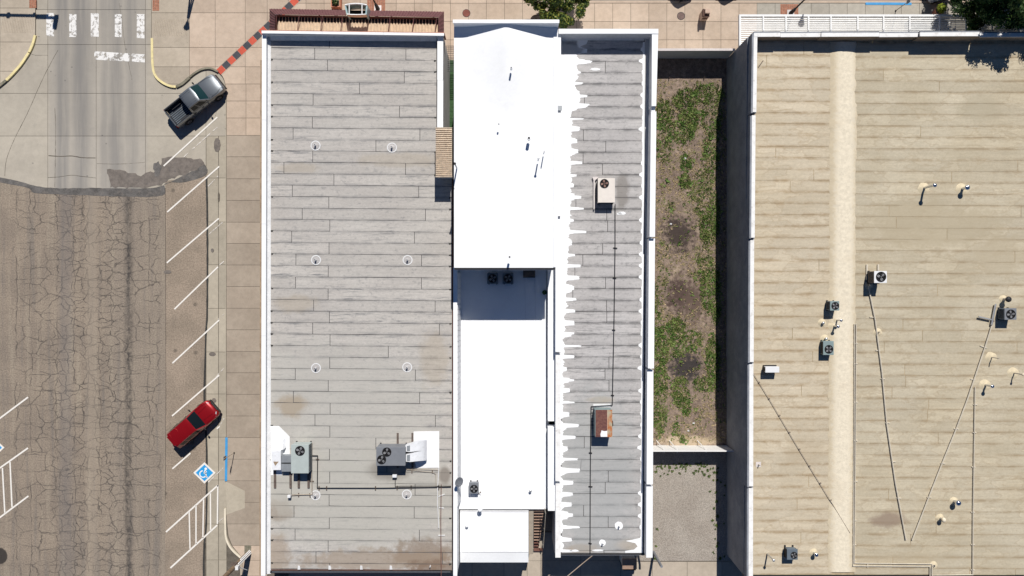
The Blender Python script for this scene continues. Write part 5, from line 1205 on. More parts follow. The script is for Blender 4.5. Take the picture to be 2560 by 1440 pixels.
stub(Flat(4.16), 1168, 1311, .28, .07, 'small white vent on the rear wing of the annex', 'white', cap='white')
stub(RF3, 1361, 731, .15, .1, 'greenish drain cap in the shaded corner of the annex roof', 'turf', cap='turf')
for i, pts in enumerate((((1312, 700), (1314, 797), (1318, 950), (1327, 1272)), ((1337, 690), (1339, 800), (1343, 1000), (1350, 1272)))):
    o = MB().tube([RF3.at(x, y, .02) for x, y in pts], .012, 4).build('roof_cable', 'white_old'); tag(o, 'thin pale cable lying along the annex roof, ' + ('left one' if i == 0 else 'right one'), 'cable', 'cables on the annex roof')
# narrow building: beige unit, rusty cooler, gas line
u, zr_, zt = unit('rooftop_unit', 'beige rooftop air conditioner with rusty fan on the ash-grey roof', RF4, 1495, 446, 1537, 506, .85, 'unit_beige', [(1511, 459, 10.8)], rmat='blade_rust', stand=.25, nb=4)
q0 = RF4.at(1483, 445); q1 = RF4.at(1487, 520); MB().prism([RF4.at(1481, 443, .25), RF4.at(1496, 443, .25), RF4.at(1487, 452, .25), RF4.at(1486.5, 523, .25), RF4.at(1484, 523, .25), RF4.at(1484, 450, .25)], .26).build('coated_curb', 'walk_pale', u)
cl = thing('swamp_cooler', 'rusty box cooler with red-brown and orange sheet lid on the ash-grey roof', 'evaporative cooler', RF4.at(1508, 1060))
zt = RF4.at(1508, 1060).z + 1.15; zr_ = RF4.at(1508, 1060).z
a = P(1488, 1092, zt); b = P(1530, 1025, zt)
MB().box(a.x, b.x, a.y, b.y, zr_ + .1, zt - .02).build('cabinet', 'unit_green', cl)
s1 = P(1518.5, 1060, zt).x
MB().box(a.x + .03, s1 - .008, a.y - .01, b.y + .01, zt - .02, zt + .012).build('lid_sheet', 'rust_red', cl); MB().box(s1 + .008, b.x + .02, a.y - .02, b.y + .01, zt - .02, zt + .014).build('lid_sheet', 'rust_orange', cl)
MB().box(s1 - .012, s1 + .012, a.y, b.y + .015, zt + .012, zt + .03).build('seam_rib', 'cream_metal', cl)
MB().prism([P(1502, 1092, zt + .02), P(1518, 1092, zt + .02), P(1518, 1077, zt + .02), P(1511, 1078, zt + .02), P(1504, 1076, zt + .02), P(1501, 1086, zt + .02)], .008).build('white_patch', 'white', cl)
for X in (a.x + .08, b.x - .08):
    for Y in (a.y + .08, b.y - .08): MB().box(X - .04, X + .04, Y - .04, Y + .04, zr_ - .03, zr_ + .1).build('leg', 'dark_metal', cl)
MB().box(a.x - .02, b.x + .05, b.y + .02, b.y + .28, zr_ - .02, zr_ + .05).build('coated_curb', 'white_old', cl)
MB().cyl((b.x + .0, a.y + .9, zr_ + .5), (b.x + .16, a.y + .9, zr_ + .5), .22, n=14).build('blower_port', 'dark_metal', cl)
m = MB(); lx = RF4.at(1477, 1020).x
for k in range(7): m.tube([RF4.at(1477, 1022 + k * 8, .1), RF4.at(1485, 1022 + k * 8, .1)], .018, 4)
m.build('ladder_rungs', 'black', cl)
pipe_run('gas_pipe', 'thin black gas line from the beige unit down the ash-grey roof to the rusty cooler', RF4, [(1538, 511), (1538, 620), (1535.5, 800), (1531, 1013), (1478, 1016), (1477, 1080), (1476, 1200), (1475.5, 1384)], .028, 'black', .11, [(1538, 620, 5, 5), (1536, 695, 4.5, 5), (1534, 825, 4, 5), (1531, 988, 4, 5), (1476, 1132, 4, 5), (1476, 1216, 5, 5), (1475, 1358, 4, 10)], supmat='dark_metal')
for x, y, rp, lab in ((1547, 1314, .32, 'pipe vent in a round white patch near the rear of the ash-grey roof'), (1506, 1357, .27, 'pipe vent in a white patch at the rear edge of the ash-grey roof')):
    c = RF4.at(x, y); o = thing('roof_vent', lab, 'vent', c, 'white patched vents'); MB().disc(c + Vector((0, 0, .014)), rp, 18, wob=.08).build('coating_patch', 'white', o); MB().cyl(c, c + Vector((0, 0, .35)), .06, n=10).build('pipe', 'white', o); MB().disc(c + Vector((0, 0, .352)), .045, 8).build('pipe_bore', 'black_void', o)
wl_ = MB().tube([P(1482, 1388, 4.1), P(1455, 1410, 3.9), P(1412, 1446, 3.8)], .03, 5).build('service_cable', 'walk_tan'); tag(wl_, 'pale service cable hanging off the rear of the ash-grey roof', 'cable')
# warehouse roof: units
unit('condenser', 'pale fan-topped condenser on rails right of the cream foam band', RF5, 2186, 678, 2217, 707, 1.25, 'unit_white', [(2202.5, 692, 12)], sidemat='unit_brown', bev=.06, stand=.3, nb=3)
rl = thing('equipment_rails', 'pair of pale rails under the pale condenser on the tan roof', 'rails', RF5.at(2180, 690))
for x in (2168, 2196): block([(x - 2, 661, z5(670) + .12), (x + 2, 661, z5(670) + .12), (x + 2, 700, z5(700) + .12), (x - 2, 700, z5(700) + .12)], z5(690) - .03, 'rail', 'conduit_top', rl)
unit('condenser', 'blue-grey condenser with coil side, upper of two left of the foam band', RF5, 2076, 753, 2098, 776, .85, 'unit_green', [(2088, 764.5, 9)], sidemat='unit_slate', bev=.05)
unit('condenser', 'square green-grey condenser, lower of two left of the foam band', RF5, 2058.5, 853, 2084, 887, .62, 'unit_green', [(2072, 873, 10)], bev=.03)
unit('condenser', 'slate condenser with chrome fan near the right edge of the tan roof', RF5, 2512, 771, 2541, 799, .85, 'unit_grey', [(2527, 785.5, 11)], sidemat='unit_slate', bev=.05)
u, zr_, zt = unit('condenser', 'dark octagonal condenser near the rear left of the tan roof', RF5, 1968, 1373, 1994, 1399, .75, 'unit_slate', [(1985, 1388, 8)], bev=.16)
MB().prism([RF5.at(1962, 1368, .04), RF5.at(1986, 1368, .04), RF5.at(1986, 1400, .04), RF5.at(1962, 1400, .04)], .05).build('base_slab', 'conduit_top', u)
u, zr_, zt = unit('mini_split', 'long white outdoor unit near the left parapet of the tan roof', RF5, 1914, 917, 1948, 931, .75, 'unit_white', (), stand=.35, bev=.03)
MB().box(P(1911, 925, 5).x, P(1940, 925, 5).x, P(0, 920, 5).y, P(0, 912, 5).y, zr_ + .33, zr_ + .4).build('bracket', 'dark_metal', u)
# capped vents in cream foam collars
for x, y, h_, r, cap, lab in ((2309, 470, 1.35, .09, 'chrome', 'tall bright-capped flue in a cream collar, left of two on the upper tan roof'), (2404, 472, .6, .11, 'chrome', 'short bright-capped flue in a cream collar, right of two on the upper tan roof'),
        (2091, 800, .75, .06, 'chrome', 'upper of two small capped flues between the condensers by the foam band'), (2084, 815, .7, .07, 'chrome', 'lower of two small capped flues between the condensers by the foam band'),
        (2061, 846, .3, .06, 'galv', 'short pipe in a cream collar just above the square green-grey condenser'), (2055, 807, .2, .06, 'galv', 'low pipe stub below the blue-grey condenser shadow'),
        (2194, 830, .3, .05, None, 'thin pipe in a cream collar beside the left long conduit'), (2477, 893, .9, .04, None, 'thin bare standpipe right of the sloping conduit, upper one'),
        (2533, 932, 1.0, .05, 'foam', 'thin standpipe with pale cap at the right edge of the tan roof'), (2462, 962, .8, .08, 'chrome', 'bright-capped flue beside the straight right conduit'),
        (2508, 748, .5, .12, 'dark_metal', 'dark hood vent in a cream collar above the slate condenser'), (2384, 1252, .5, .12, 'chrome', 'large bright-capped flue, upper of two near the rear right'),
        (2350, 1295, .4, .1, 'foam', 'cream-capped flue, lower of two near the rear right'), (2034, 1381, .45, .09, 'chrome', 'small capped flue near the rear of the left tan strips'),
        (2333, 1413, .15, .1, None, 'low pipe stub in a cream collar at the rear conduit corner'), (1896, 1161, .35, .04, None, 'thin pipe in a square white patch by the left parapet'),
        (1918, 1384, 1.3, .06, 'galv', 'tall thin flue at the rear left corner of the tan roof'), (2172, 712, .2, .07, 'foam', 'cream stub where the left long conduit begins')):
    sq = x == 1896
    o = stub(RF5, x, y, h_, r, lab, 'galv' if cap in ('chrome', 'galv') else 'conduit_top', cap, None if sq or x in (1918,) else (.48 if h_ > .5 else .36), pm='foam_side', group='vents on the tan roof')
    if sq: c = RF5.at(x, y); MB().box(c.x - .2, c.x + .2, c.y - .2, c.y + .2, c.z - .01, c.z + .015).build('coating_patch', 'walk_pale', o)
sup = lambda pts, l=6: [(x, y, l, 3) for x, y in pts]
pipe_run('long_conduit', 'long tan conduit on blocks slanting down from the pale condenser, left of the V', RF5, [(2171, 716), (2188, 800), (2205, 930), (2217, 1060), (2239, 1210), (2265, 1349)], .048, 'conduit_top', .11, sup([(2179, 793), (2194, 876), (2206, 947), (2218, 1057), (2233, 1154), (2246, 1245)]), supmat='conduit_top')
pipe_run('long_conduit', 'long tan conduit on blocks slanting down from the slate condenser, right of the V', RF5, [(2480, 812), (2462, 870), (2418, 1000), (2390, 1074), (2356, 1157), (2322, 1243), (2281, 1349)], .048, 'conduit_top', .11, [(2458, 867, 9, 20)] + sup([(2431, 948), (2390, 1072), (2356, 1158), (2322, 1243)]), supmat='conduit_top')
pipe_run('twin_conduit', 'inner line of the twin conduit beside the foam band', RF5, [(2140.5, 810), (2139, 1100), (2136, 1408), (2330, 1410), (2330, 1440)], .036, 'conduit_top', .11, sup([(2138.5, 858), (2138.5, 909), (2138.5, 1005), (2138, 1101), (2138, 1203), (2135.5, 1300), (2135, 1361), (2134.5, 1400)], 5) + [(2168, 1413, 5, 90)], supmat='conduit_top')
pipe_run('twin_conduit', 'outer line of the twin conduit beside the foam band', RF5, [(2136, 810), (2135, 1100), (2132.5, 1415), (2325, 1416), (2325, 1440)], .036, 'conduit_top', .11)
pipe_run('straight_conduit', 'straight tan conduit on blocks near the right edge of the tan roof', RF5, [(2438, 968), (2436, 1100), (2433, 1280), (2432, 1437), (2330, 1438)], .036, 'conduit_top', .11, sup([(2437, 1011), (2435, 1081), (2433, 1167), (2431.5, 1280), (2431.5, 1361), (2431, 1424)], 5), supmat='conduit_top')
pipe_run('thin_conduit', 'thin brown conduit slanting across the left tan strips', RF5, [(1884, 934), (1925, 1000), (1990, 1110), (2060, 1225), (2125, 1332)], .022, 'conduit', .1, [(1897, 956, 2.5, -30), (1922, 997, 2.5, -30), (1948, 1039, 2.5, -30), (1973, 1081, 2.5, -30), (1998, 1123, 2.5, -30), (2023, 1165, 2.5, -30), (2050, 1208, 2.5, -30), (2076, 1250, 2.5, -30), (2103, 1293, 2.5, -30)])
lr = thing('loose_rails', 'loose galvanised channel lying beside the slate condenser', 'rail', RF5.at(2483, 780))
for x0, y0, x1, y1 in ((2489, 760, 2479, 812), (2446, 792, 2478, 799)): MB().tube([RF5.at(x0, y0, .18), RF5.at(x1, y1, .18)], .07, 5).build('channel', 'galv', lr)
for x, y in ((2486, 770), (2481, 803)): c = RF5.at(x, y); MB().box(c.x - .06, c.x + .06, c.y - .06, c.y + .06, c.z - .02, c.z + .12).build('block', 'wood', lr)
stk = MB().tube([RF5.at(1896, 168, .03), RF5.at(1908, 151, .03)], .03, 4).build('roof_stick', 'wood'); tag(stk, 'thin stick lying by the front left corner of the tan roof', 'stick')
# ------------------------------------------------------------------ vehicles
def loft(secs, cap=True):
    m = MB(); k = len(secs[0])
    for s_ in secs: m.v += [Vector(p) for p in s_]
    for i in range(len(secs) - 1):
        for j in range(k): a = i * k + j; b = i * k + (j + 1) % k; m.f.append((a, b, b + k, a + k))
    if cap: m.f += [tuple(range(k - 1, -1, -1)), tuple(len(m.v) - k + j for j in range(k))]
    return m
def body_sec(x, w, zb, zt, crown=.03, tuck=.06):
    h = [(-w * .86, zb), (-w * .97, zb + .12), (-w, zb + .32), (-w * .985, zt - .16), (-w + tuck, zt - .04), (-w * .6, zt + crown * .6), (0, zt + crown)]
    return [(x, y, z) for y, z in h] + [(x, -y, z) for y, z in h[-2::-1]]
def wheels(o, xs, w, r):
    for x in xs:
        for s_ in (-1, 1):
            wh = MB().cyl((x, s_ * (w - .2), r), (x, s_ * (w + .015), r), r, n=22).build('wheel', 'tyre', o)
            MB().cyl((x, s_ * (w + .0), r), (x, s_ * (w + .03), r), r * .62, r * .55, n=14).build('rim', 'rim', wh)
            MB().cyl((x, s_ * (w + .03), r), (x, s_ * (w + .04), r), r * .15, n=8).build('hub_cap', 'plastic', wh)
            m = MB()
            for k in range(15):   # dark wheel arch
                a = math.pi * k / 14; a2 = math.pi * (k + 1) / 14
                if k < 14: m.add([(x + math.cos(a) * (r + .02), s_ * (w + .004), r + math.sin(a) * (r + .02)), (x + math.cos(a2) * (r + .02), s_ * (w + .004), r + math.sin(a2) * (r + .02)), (x + math.cos(a2) * (r + .1), s_ * (w + .004), r + math.sin(a2) * (r + .1)), (x + math.cos(a) * (r + .1), s_ * (w + .004), r + math.sin(a) * (r + .1))], [(0, 1, 2, 3)])
            m.build('wheel_arch', 'plastic', o)
def greenhouse(o, x_bf, x_tf, x_tr, x_br, wb, wt, zb, zt, paint, glass='glass_teal', split=None, rear_glass=True):
    b = [(x_bf, wb), (x_br, wb)]; t = [(x_tf, wt), (x_tr, wt)]
    # roof shell: lofted so that it is crowned and its edges are round
    secs = []
    L_ = x_tf - x_tr
    for f in (0, .04, .15, .5, .85, .96, 1):
        x = x_tf - L_ * f; e = .05 if f in (0, 1) else (.015 if f in (.04, .96) else 0); bow = .1 * (1 - 0) if False else 0
        hw = wt - (.02 if f in (0, 1) else 0); cf = .04 * (1 - (2 * f - 1) ** 2)
        secs.append([(x, -hw, zt - .06 - e), (x, -hw + .02, zt - .015 - e), (x, -hw + .12, zt + cf * .5 - e * .6), (x + (.07 if f == 0 else 0), 0, zt + .025 + cf - e * .5), (x, hw - .12, zt + cf * .5 - e * .6), (x, hw - .02, zt - .015 - e), (x, hw, zt - .06 - e), (x, 0, zt - .08 - e)])
    rf = loft(secs).build('roof', paint, o, smooth=True)
    zt2 = zt - .05
    MB().hexa([(x_br, -wb, zb), (x_bf, -wb, zb), (x_bf, wb, zb), (x_br, wb, zb)], [(x_tr, -wt, zt2), (x_tf, -wt, zt2), (x_tf, wt, zt2), (x_tr, wt, zt2)]).build('cab_shell', paint, o)
    def face(p00, p01, p11, p10, u0, u1, v0, v1, off, name, mat, curve=0):
        p00, p01, p11, p10 = map(Vector, (p00, p01, p11, p10)); nrm = (p10 - p00).cross(p01 - p00).normalized(); m = MB(); N_ = 8
        if nrm.dot(off) < 0: nrm = -nrm
        for v in (v0, v1):
            for k in range(N_ + 1):
                u = u0 + (u1 - u0) * k / N_; q = p00.lerp(p10, u).lerp(p01.lerp(p11, u), v); m.v.append(q + nrm * (.008 + curve * (1 - (2 * k / N_ - 1) ** 2)))
        for k in range(N_): m.f.append((k, k + 1, N_ + 2 + k, N_ + 1 + k))
        return m.build(name, mat, o, smooth=True)
    face((x_bf, -wb, zb), (x_tf, -wt, zt2), (x_tf, wt, zt2), (x_bf, wb, zb), .05, .95, .05, .97, Vector((1, 0, .5)), 'windscreen', glass, .05)
    if rear_glass: face((x_br, -wb, zb), (x_tr, -wt, zt2), (x_tr, wt, zt2), (x_br, wb, zb), .1, .9, .15, .9, Vector((-1, 0, .5)), 'rear_window', 'glass', .01)
    for s_ in (-1, 1):
        for u0, u1 in (split or ((.12, .5), (.54, .9))):
            face((x_bf, s_ * wb, zb), (x_tf, s_ * wt, zt2), (x_tr, s_ * wt, zt2), (x_br, s_ * wb, zb), u0, u1, .1, .88, Vector((0, s_, .3)), 'side_window', 'glass')
    for s_ in (-1, 1):   # wiper and mirror
        mi = MB().ball((x_bf - .28, s_ * (wb + .17), zb + .1), .07, .13, .09, 8, 6).build('wing_mirror', 'plastic', o, smooth=True)
        MB().tube([(x_bf - .25, s_ * (wb - .02), zb + .03), (x_bf - .28, s_ * (wb + .1), zb + .07)], .02, 5).build('mirror_stalk', 'plastic', mi)
        MB().tube([(x_bf + .03, s_ * .1, zb + .03), (x_bf - .06, s_ * .62, zb + .07)], .012, 4).build('wiper', 'plastic', o)
    MB().prism([(x_bf + .1, -wb * .9, zb + .008), (x_bf + .1, wb * .9, zb + .008), (x_bf - .03, wb * .95, zb + .012), (x_bf - .03, -wb * .95, zb + .012)], .02).build('cowl', 'plastic', o)
def front_end(o, xf, w, z, paint_unused=None):
    for s_ in (-1, 1):
        MB().hexa([(xf - .34, s_ * w * .98, z - .16), (xf - .05, s_ * w * .62, z - .16), (xf - .08, s_ * w * .55, z - .16), (xf - .3, s_ * w * .8, z - .16)], [(xf - .36, s_ * w * .97, z + .02), (xf - .07, s_ * w * .62, z + .0), (xf - .12, s_ * w * .55, z + .035), (xf - .34, s_ * w * .82, z + .035)]).build('headlight', 'lamp_clear', o)
    MB().box(xf - .05, xf + .02, -w * .5, w * .5, z - .3, z - .08).build('grille', 'plastic', o)
    MB().box(xf + .02, xf + .035, -w * .45, w * .45, z - .2, z - .17).build('grille_bar', 'rim', o)
def pickup(loc, rz, paint, label):
    o = thing('pickup_truck', label, 'pickup truck', loc, rz=rz, local=True); w = .925
    secs = [body_sec(2.6, w * .7, .42, .84), body_sec(2.54, w * .84, .36, .92), body_sec(2.38, w * .94, .34, .99), body_sec(2.0, w, .33, 1.05), body_sec(1.15, w, .33, 1.12, .05), body_sec(.9, w, .33, 1.1, .02), body_sec(-.72, w, .33, 1.1, .02)]
    loft(secs).build('body', paint, o, smooth=True)
    m = MB()      # bonnet shut lines
    for s_ in (-1, 1): m.tube([(1.28, s_ * .78, 1.125), (1.9, s_ * .76, 1.095), (2.34, s_ * .6, 1.0)], .01, 4)
    m.tube([(2.34, -.6, 1.0), (2.42, -.3, 1.0), (2.44, 0, 1.005), (2.42, .3, 1.0), (2.34, .6, 1.0)], .01, 4); m.build('bonnet_seam', 'plastic', o)
    greenhouse(o, 1.08, .5, -.68, -.8, .86, .7, 1.1, 1.78, paint, split=((.16, .52), (.56, .9)))
    m = MB()
    for k in range(-3, 4): m.box(-.62, .3, k * .17 - .012, k * .17 + .012, 1.8, 1.822)
    m.build('roof_ribs', paint, o)
    m = MB()
    for s_ in (-1, 1):
        for x in (1.02, .08, -.7): m.tube([(x, s_ * (w + .002), .45), (x, s_ * (w - .005), 1.0)], .009, 4)
        for x in (.2, -.6): m.box(x - .1, x + .08, s_ * w - .02, s_ * w + .02, .9, .93)
    m.build('door_seams', 'plastic', o)
    MB().tube([(1.5, -.75, 1.08), (1.42, -.78, 1.7)], .008, 4).build('aerial', 'plastic', o)
    # open load bed
    for s_ in (-1, 1):
        loft([[(x, s_ * w * .97, .4), (x, s_ * w, .6), (x, s_ * (w - .01), 1.0), (x, s_ * (w - .04), 1.12), (x, s_ * (w - .13), 1.12), (x, s_ * (w - .15), .62)] for x in (-.76, -1.5, -2.3, -2.5)]).build('bed_side', paint, o, smooth=True)
        MB().box(-2.48, -.8, s_ * (w - .12) - .035, s_ * (w - .12) + .035, 1.12, 1.135).build('bed_rail', 'plastic', o)
        MB().box(-2.0, -1.15, s_ * .56, s_ * (w - .15), .62, .82).build('wheel_well', 'bedliner', o)
        MB().box(-2.56, -2.5, s_ * (w - .13), s_ * w, .72, 1.05).build('tail_light', 'lamp_red', o)
    MB().box(-2.5, -.78, -.78, .78, .56, .62).build('bed_floor', 'bedliner', o); MB().box(-.8, -.76, -.78, .78, .6, 1.14).build('bed_front', 'bedliner', o)
    for k in range(-4, 5): MB().box(-2.46, -.82, k * .165 - .03, k * .165 + .03, .62, .638).build('bed_rib', 'unit_slate', o)
    MB().hexa([(-2.6, -.8, .6), (-2.52, -.8, .6), (-2.52, .8, .6), (-2.6, .8, .6)], [(-2.56, -.8, 1.13), (-2.49, -.8, 1.13), (-2.49, .8, 1.13), (-2.56, .8, 1.13)]).build('tailgate', paint, o)
    MB().box(-2.72, -2.58, -.84, .84, .42, .6).build('rear_bumper', 'plastic', o, bevel=.03)
    MB().box(2.5, 2.66, -.72, .72, .4, .62).build('front_bumper', 'plastic', o)
    front_end(o, 2.58, w * .92, .95); wheels(o, (1.62, -1.6), w, .37); return o
def suv(loc, rz, paint, label, name='suv', L=4.45, lowr=0.0, cat='car'):
    o = thing(name, label, cat, loc, rz=rz, local=True); w = .9; f = L / 2; dz = -lowr
    secs = [body_sec(f, w * .66, .4, .74 + dz), body_sec(f - .07, w * .82, .33, .82 + dz), body_sec(f - .25, w * .94, .3, .9 + dz), body_sec(f - .6, w, .28, .96 + dz), body_sec(f - 1.4, w, .28, 1.03 + dz, .05), body_sec(0, w, .28, 1.0 + dz, .02), body_sec(-f + .5, w * .99, .3, 1.02 + dz, .02), body_sec(-f + .1, w * .93, .34, 1.0 + dz, .02), body_sec(-f, w * .82, .4, .9 + dz, 0)]
    loft(secs).build('body', paint, o, smooth=True)
    m = MB()
    for s_ in (-1, 1): m.tube([(f - 1.32, s_ * .72, 1.045 + dz), (f - .7, s_ * .7, 1.0 + dz), (f - .24, s_ * .6, .915 + dz)], .01, 4); m.tube([(f - 1.28, s_ * .35, 1.075 + dz), (f - .4, s_ * .42, .985 + dz)], .012, 4)
    m.build('bonnet_seam', paint, o)
    x_br = -f + .12 if lowr == 0 else -f + .75; x_tr = -f + .3 if lowr == 0 else -f + 1.35
    greenhouse(o, f - 1.36, f - 2.05, x_tr, x_br, .85, .66, 1.0 + dz, 1.62 + dz, paint, 'glass', split=((.14, .36), (.4, .62), (.66, .86)))
    m = MB()
    for s_ in (-1, 1):
        for x in (f - 1.5, f - 2.5, f - 3.45): m.tube([(x, s_ * (w + .002), .42), (x, s_ * (w - .005), .92 + dz)], .009, 4)
        for x in (f - 2.35, f - 3.3): m.box(x - .1, x + .08, s_ * w - .02, s_ * w + .02, .8 + dz, .83 + dz)
    m.build('door_seams', 'plastic', o); MB().hexa([(-f + .22, -.5, 1.6 + dz), (-f + .5, -.55, 1.6 + dz), (-f + .5, .55, 1.6 + dz), (-f + .22, .5, 1.6 + dz)], [(-f + .2, -.48, 1.63 + dz), (-f + .5, -.55, 1.655 + dz), (-f + .5, .55, 1.655 + dz), (-f + .2, .48, 1.63 + dz)]).build('spoiler', paint, o) if lowr == 0 else None
    MB().box(f - 3.25, f - 3.2, -.6, .6, 1.665 + dz, 1.675 + dz).build('roof_seam', paint, o)
    for s_ in (-1, 1):
        MB().hexa([(-f + .02, s_ * w * .84, .72 + dz), (-f + .2, s_ * w * .96, .72 + dz), (-f + .18, s_ * w * .8, .72 + dz), (-f + .0, s_ * w * .62, .72 + dz)], [(-f + .06, s_ * w * .84, .95 + dz), (-f + .24, s_ * w * .96, .95 + dz), (-f + .2, s_ * w * .8, .96 + dz), (-f + .06, s_ * w * .62, .95 + dz)]).build('tail_light', 'lamp_red', o)
        MB().box(-1.0, 1.0, s_ * (w - .01), s_ * (w + .015), .28, .42).build('sill', 'plastic', o)
    MB().box(-f - .06, -f + .1, -.7, .7, .34, .58).build('rear_bumper', 'plastic', o, bevel=.04); MB().box(f - .12, f + .05, -.68, .68, .33, .56).build('front_bumper', 'plastic', o, bevel=.05)
    front_end(o, f, w * .92, .86 + dz); wheels(o, (f - .85, -f + .85), w, .36 if lowr == 0 else .33); return o
c = P(487, 250, .9); pickup((c.x, c.y, .018), rad(38.5), 'paint_silver', 'grey crew-cab pickup truck with empty bed parked at the curved kerb')
c = P(483, 1060, .9); suv((c.x, c.y, .025), rad(41), 'paint_red', 'red sport utility car parked nose-in beside the blue parking symbol')
def parked(px, py, ang, paint, label, low=.12):
    c = P(px, py, 0); d = Vector((math.cos(rad(ang)), math.sin(rad(ang)), 0)); q = c - d * 2.2
    return suv((q.x, q.y, .0), rad(ang), paint, label, 'parked_car', 4.5, low)
parked(1712, 0, -62, 'paint_black', 'dark parked car cut off by the top edge above the iron manhole cover')
parked(1827, -8, -62, 'paint_black', 'dark parked car cut off by the top edge left of the white canopy')
parked(2338, 8, -75, 'paint_white', 'white parked car cut off by the top edge near the lime bush')
# ------------------------------------------------------------------ street furniture
bn = thing('litter_bin', 'square tan and dark brown litter bin standing on the pavement', 'litter bin', P(1757, 44, .12))
c = P(1757, 44, .12)
MB().box(c.x - .3, c.x + .3, c.y - .3, c.y + .3, .12, 1.0).build('body', 'bin_tan', bn, bevel=.04)
MB().box(c.x - .22, c.x + .22, c.y - .31, c.y - .29, .5, .9).build('door', 'bin_dark', bn)
MB().box(c.x - .3, c.x - .16, c.y - .3, c.y + .3, 1.0, 1.22).build('hood_side', 'bin_dark', bn); MB().box(c.x - .15, c.x + .3, c.y - .3, c.y + .3, 1.0, 1.06).build('tray', 'bin_dark', bn)
MB().box(c.x - .12, c.x + .3, c.y - .08, c.y + .3, 1.06, 1.3).build('hood', 'bin_tan', bn, bevel=.03)
def lamp(px, py, h, label, arm=0, name='street_lamp'):
    c = P(px, py, .12); o = thing(name, label, 'street lamp', c)
    MB().box(c.x - .3, c.x + .3, c.y - .3, c.y + .3, .12, .2).build('plinth', 'walk_pale', o)
    MB().cyl(c, c + Vector((0, 0, .9)), .19, .13, 12).build('base', 'dark_metal', o, smooth=True)
    MB().cyl(c + Vector((0, 0, .9)), c + Vector((0, 0, h)), .075, .055, 10).build('pole', 'dark_metal', o, smooth=True)
    MB().cyl(c + Vector((0, 0, h)), c + Vector((0, 0, h + .5)), .14, .24, 8).build('lantern', 'glass_teal', o); MB().cyl(c + Vector((0, 0, h + .5)), c + Vector((0, 0, h + .72)), .28, .05, 8).build('lantern_cap', 'dark_metal', o)
    return o
lamp(945, 23, 4.2, 'dark street lamp standing on brick paving behind the arched marquee')
lamp(1976, 34, 5.0, 'dark street lamp standing on brick paving by the white slatted canopy')
lo = lamp(490, -62, 4.9, 'street lamp beyond the top edge, its shadow falling on the pavement')
c = P(490, -62, .12); 
for dx in (-.3, .3): MB().cyl(c + Vector((dx, 0, .1)), c + Vector((dx * .2, 0, 4.4)), .07, n=6).build('banner_bar', 'dark_metal', lo)
# traffic signal whose shadow crosses the corner
ts = thing('traffic_signal', 'traffic signal mast beyond the top edge, its shadow lying across the crosswalk corner', 'traffic signal', P(-40, -92, 0))
za = 5.6; ay = P(0, -95, 0).y; xa0 = P(-60, 0, 0).x; xa1 = P(166, 0, 0).x
MB().cyl((xa0, ay, 0), (xa0, ay, za + .3), .14, .1).build('pole', 'galv', ts); MB().tube([(xa0, ay, za), (xa1, ay - .15, za)], .11, 8).build('mast_arm', 'galv', ts)
xs_ = P(127, 0, 0).x; MB().box(xs_ - .65, xs_ + .6, ay - .14, ay - .1, za - .32, za + .1).build('street_sign', 'unit_green', ts)
MB().box(xa1 - .2, xa1 + .15, ay - .3, ay, za - .15, za + 1.0).build('signal_head', 'yellow_paint', ts)
for k in range(3): MB().cyl((xa1, ay - .3, za + .05 + .34 * k), (xa1, ay - .48, za + .05 + .34 * k), .13).build('visor', 'dark_metal', ts)
c_ = P(48, 0, 0).x; MB().ball((c_, ay, za + .1), .22, .2, .25, 8, 6).build('camera_pod', 'galv', ts)
# parking sign by the blue kerb
def sign_post(px, py, h, label, z0=.12, tilt=0):
    c = P(px, py, z0); o = thing('parking_sign', label, 'sign', c)
    MB().cyl(c, c + Vector((0, 0, h)), .03, n=8).build('post', 'conduit', o); MB().cyl(c, c + Vector((0, 0, .06)), .07, n=10).build('footing', 'dark_metal', o)
    MB().hexa([c + Vector(v) for v in ((-.05, -.16, h - .5), (-.03, -.16, h - .5), (-.03, .16, h - .5), (-.05, .16, h - .5))], [c + Vector(v) for v in ((-.05, -.16, h + .02), (-.03, -.16, h + .02), (-.03, .16, h + .02), (-.05, .16, h + .02))]).build('plate', 'unit_grey', o)
    return o
sign_post(585.5, 1132, 2.05, 'thin parking sign post beside the blue painted kerb')
sign_post(2239, 27, 2.2, 'thin dark sign post in front of the white slatted canopy')
# utility pole
up = thing('utility_pole', 'leaning-looking brown utility pole with white conduits at the pavement corner', 'utility pole', P(621, 1382, .1))
c = P(621, 1382, .1)
MB().cyl(c, c + Vector((0, 0, 11)), .19, .14, 12).build('shaft', 'pole_wood', up, smooth=True)
for dx, dy, h_, r in ((.2, .12, 2.6, .055), (.24, -.02, 3.1, .045), (.1, .2, 1.9, .05)): MB().cyl(c + Vector((dx, dy, 0)), c + Vector((dx, dy, h_)), r, n=8).build('riser_conduit', 'white', up)
MB().box(c.x - .32, c.x + .12, c.y + .17, c.y + .23, 2.6, 3.2).build('sign_plate', 'wood', up); MB().box(c.x - .05, c.x + .4, c.y - .16, c.y + .12, 2.9, 3.3).build('meter_box', 'unit_white', up)
for k in range(4): MB().tube([c + Vector((.25, -.1, 2.7)), c + Vector((.35 + .08 * k, -.45 - .1 * k, 2.2 - .15 * k))], .02, 4).build('cable_tail', 'white', up)
# timber post behind the narrow building
q = P(1634, 1380, .05); wp = MB().cyl(q, q + Vector((.02, -.02, 3.0)), .12, .11, 10).build('timber_post', 'unit_grey', smooth=True); tag(wp, 'grey timber post at the rear corner of the narrow building', 'post')
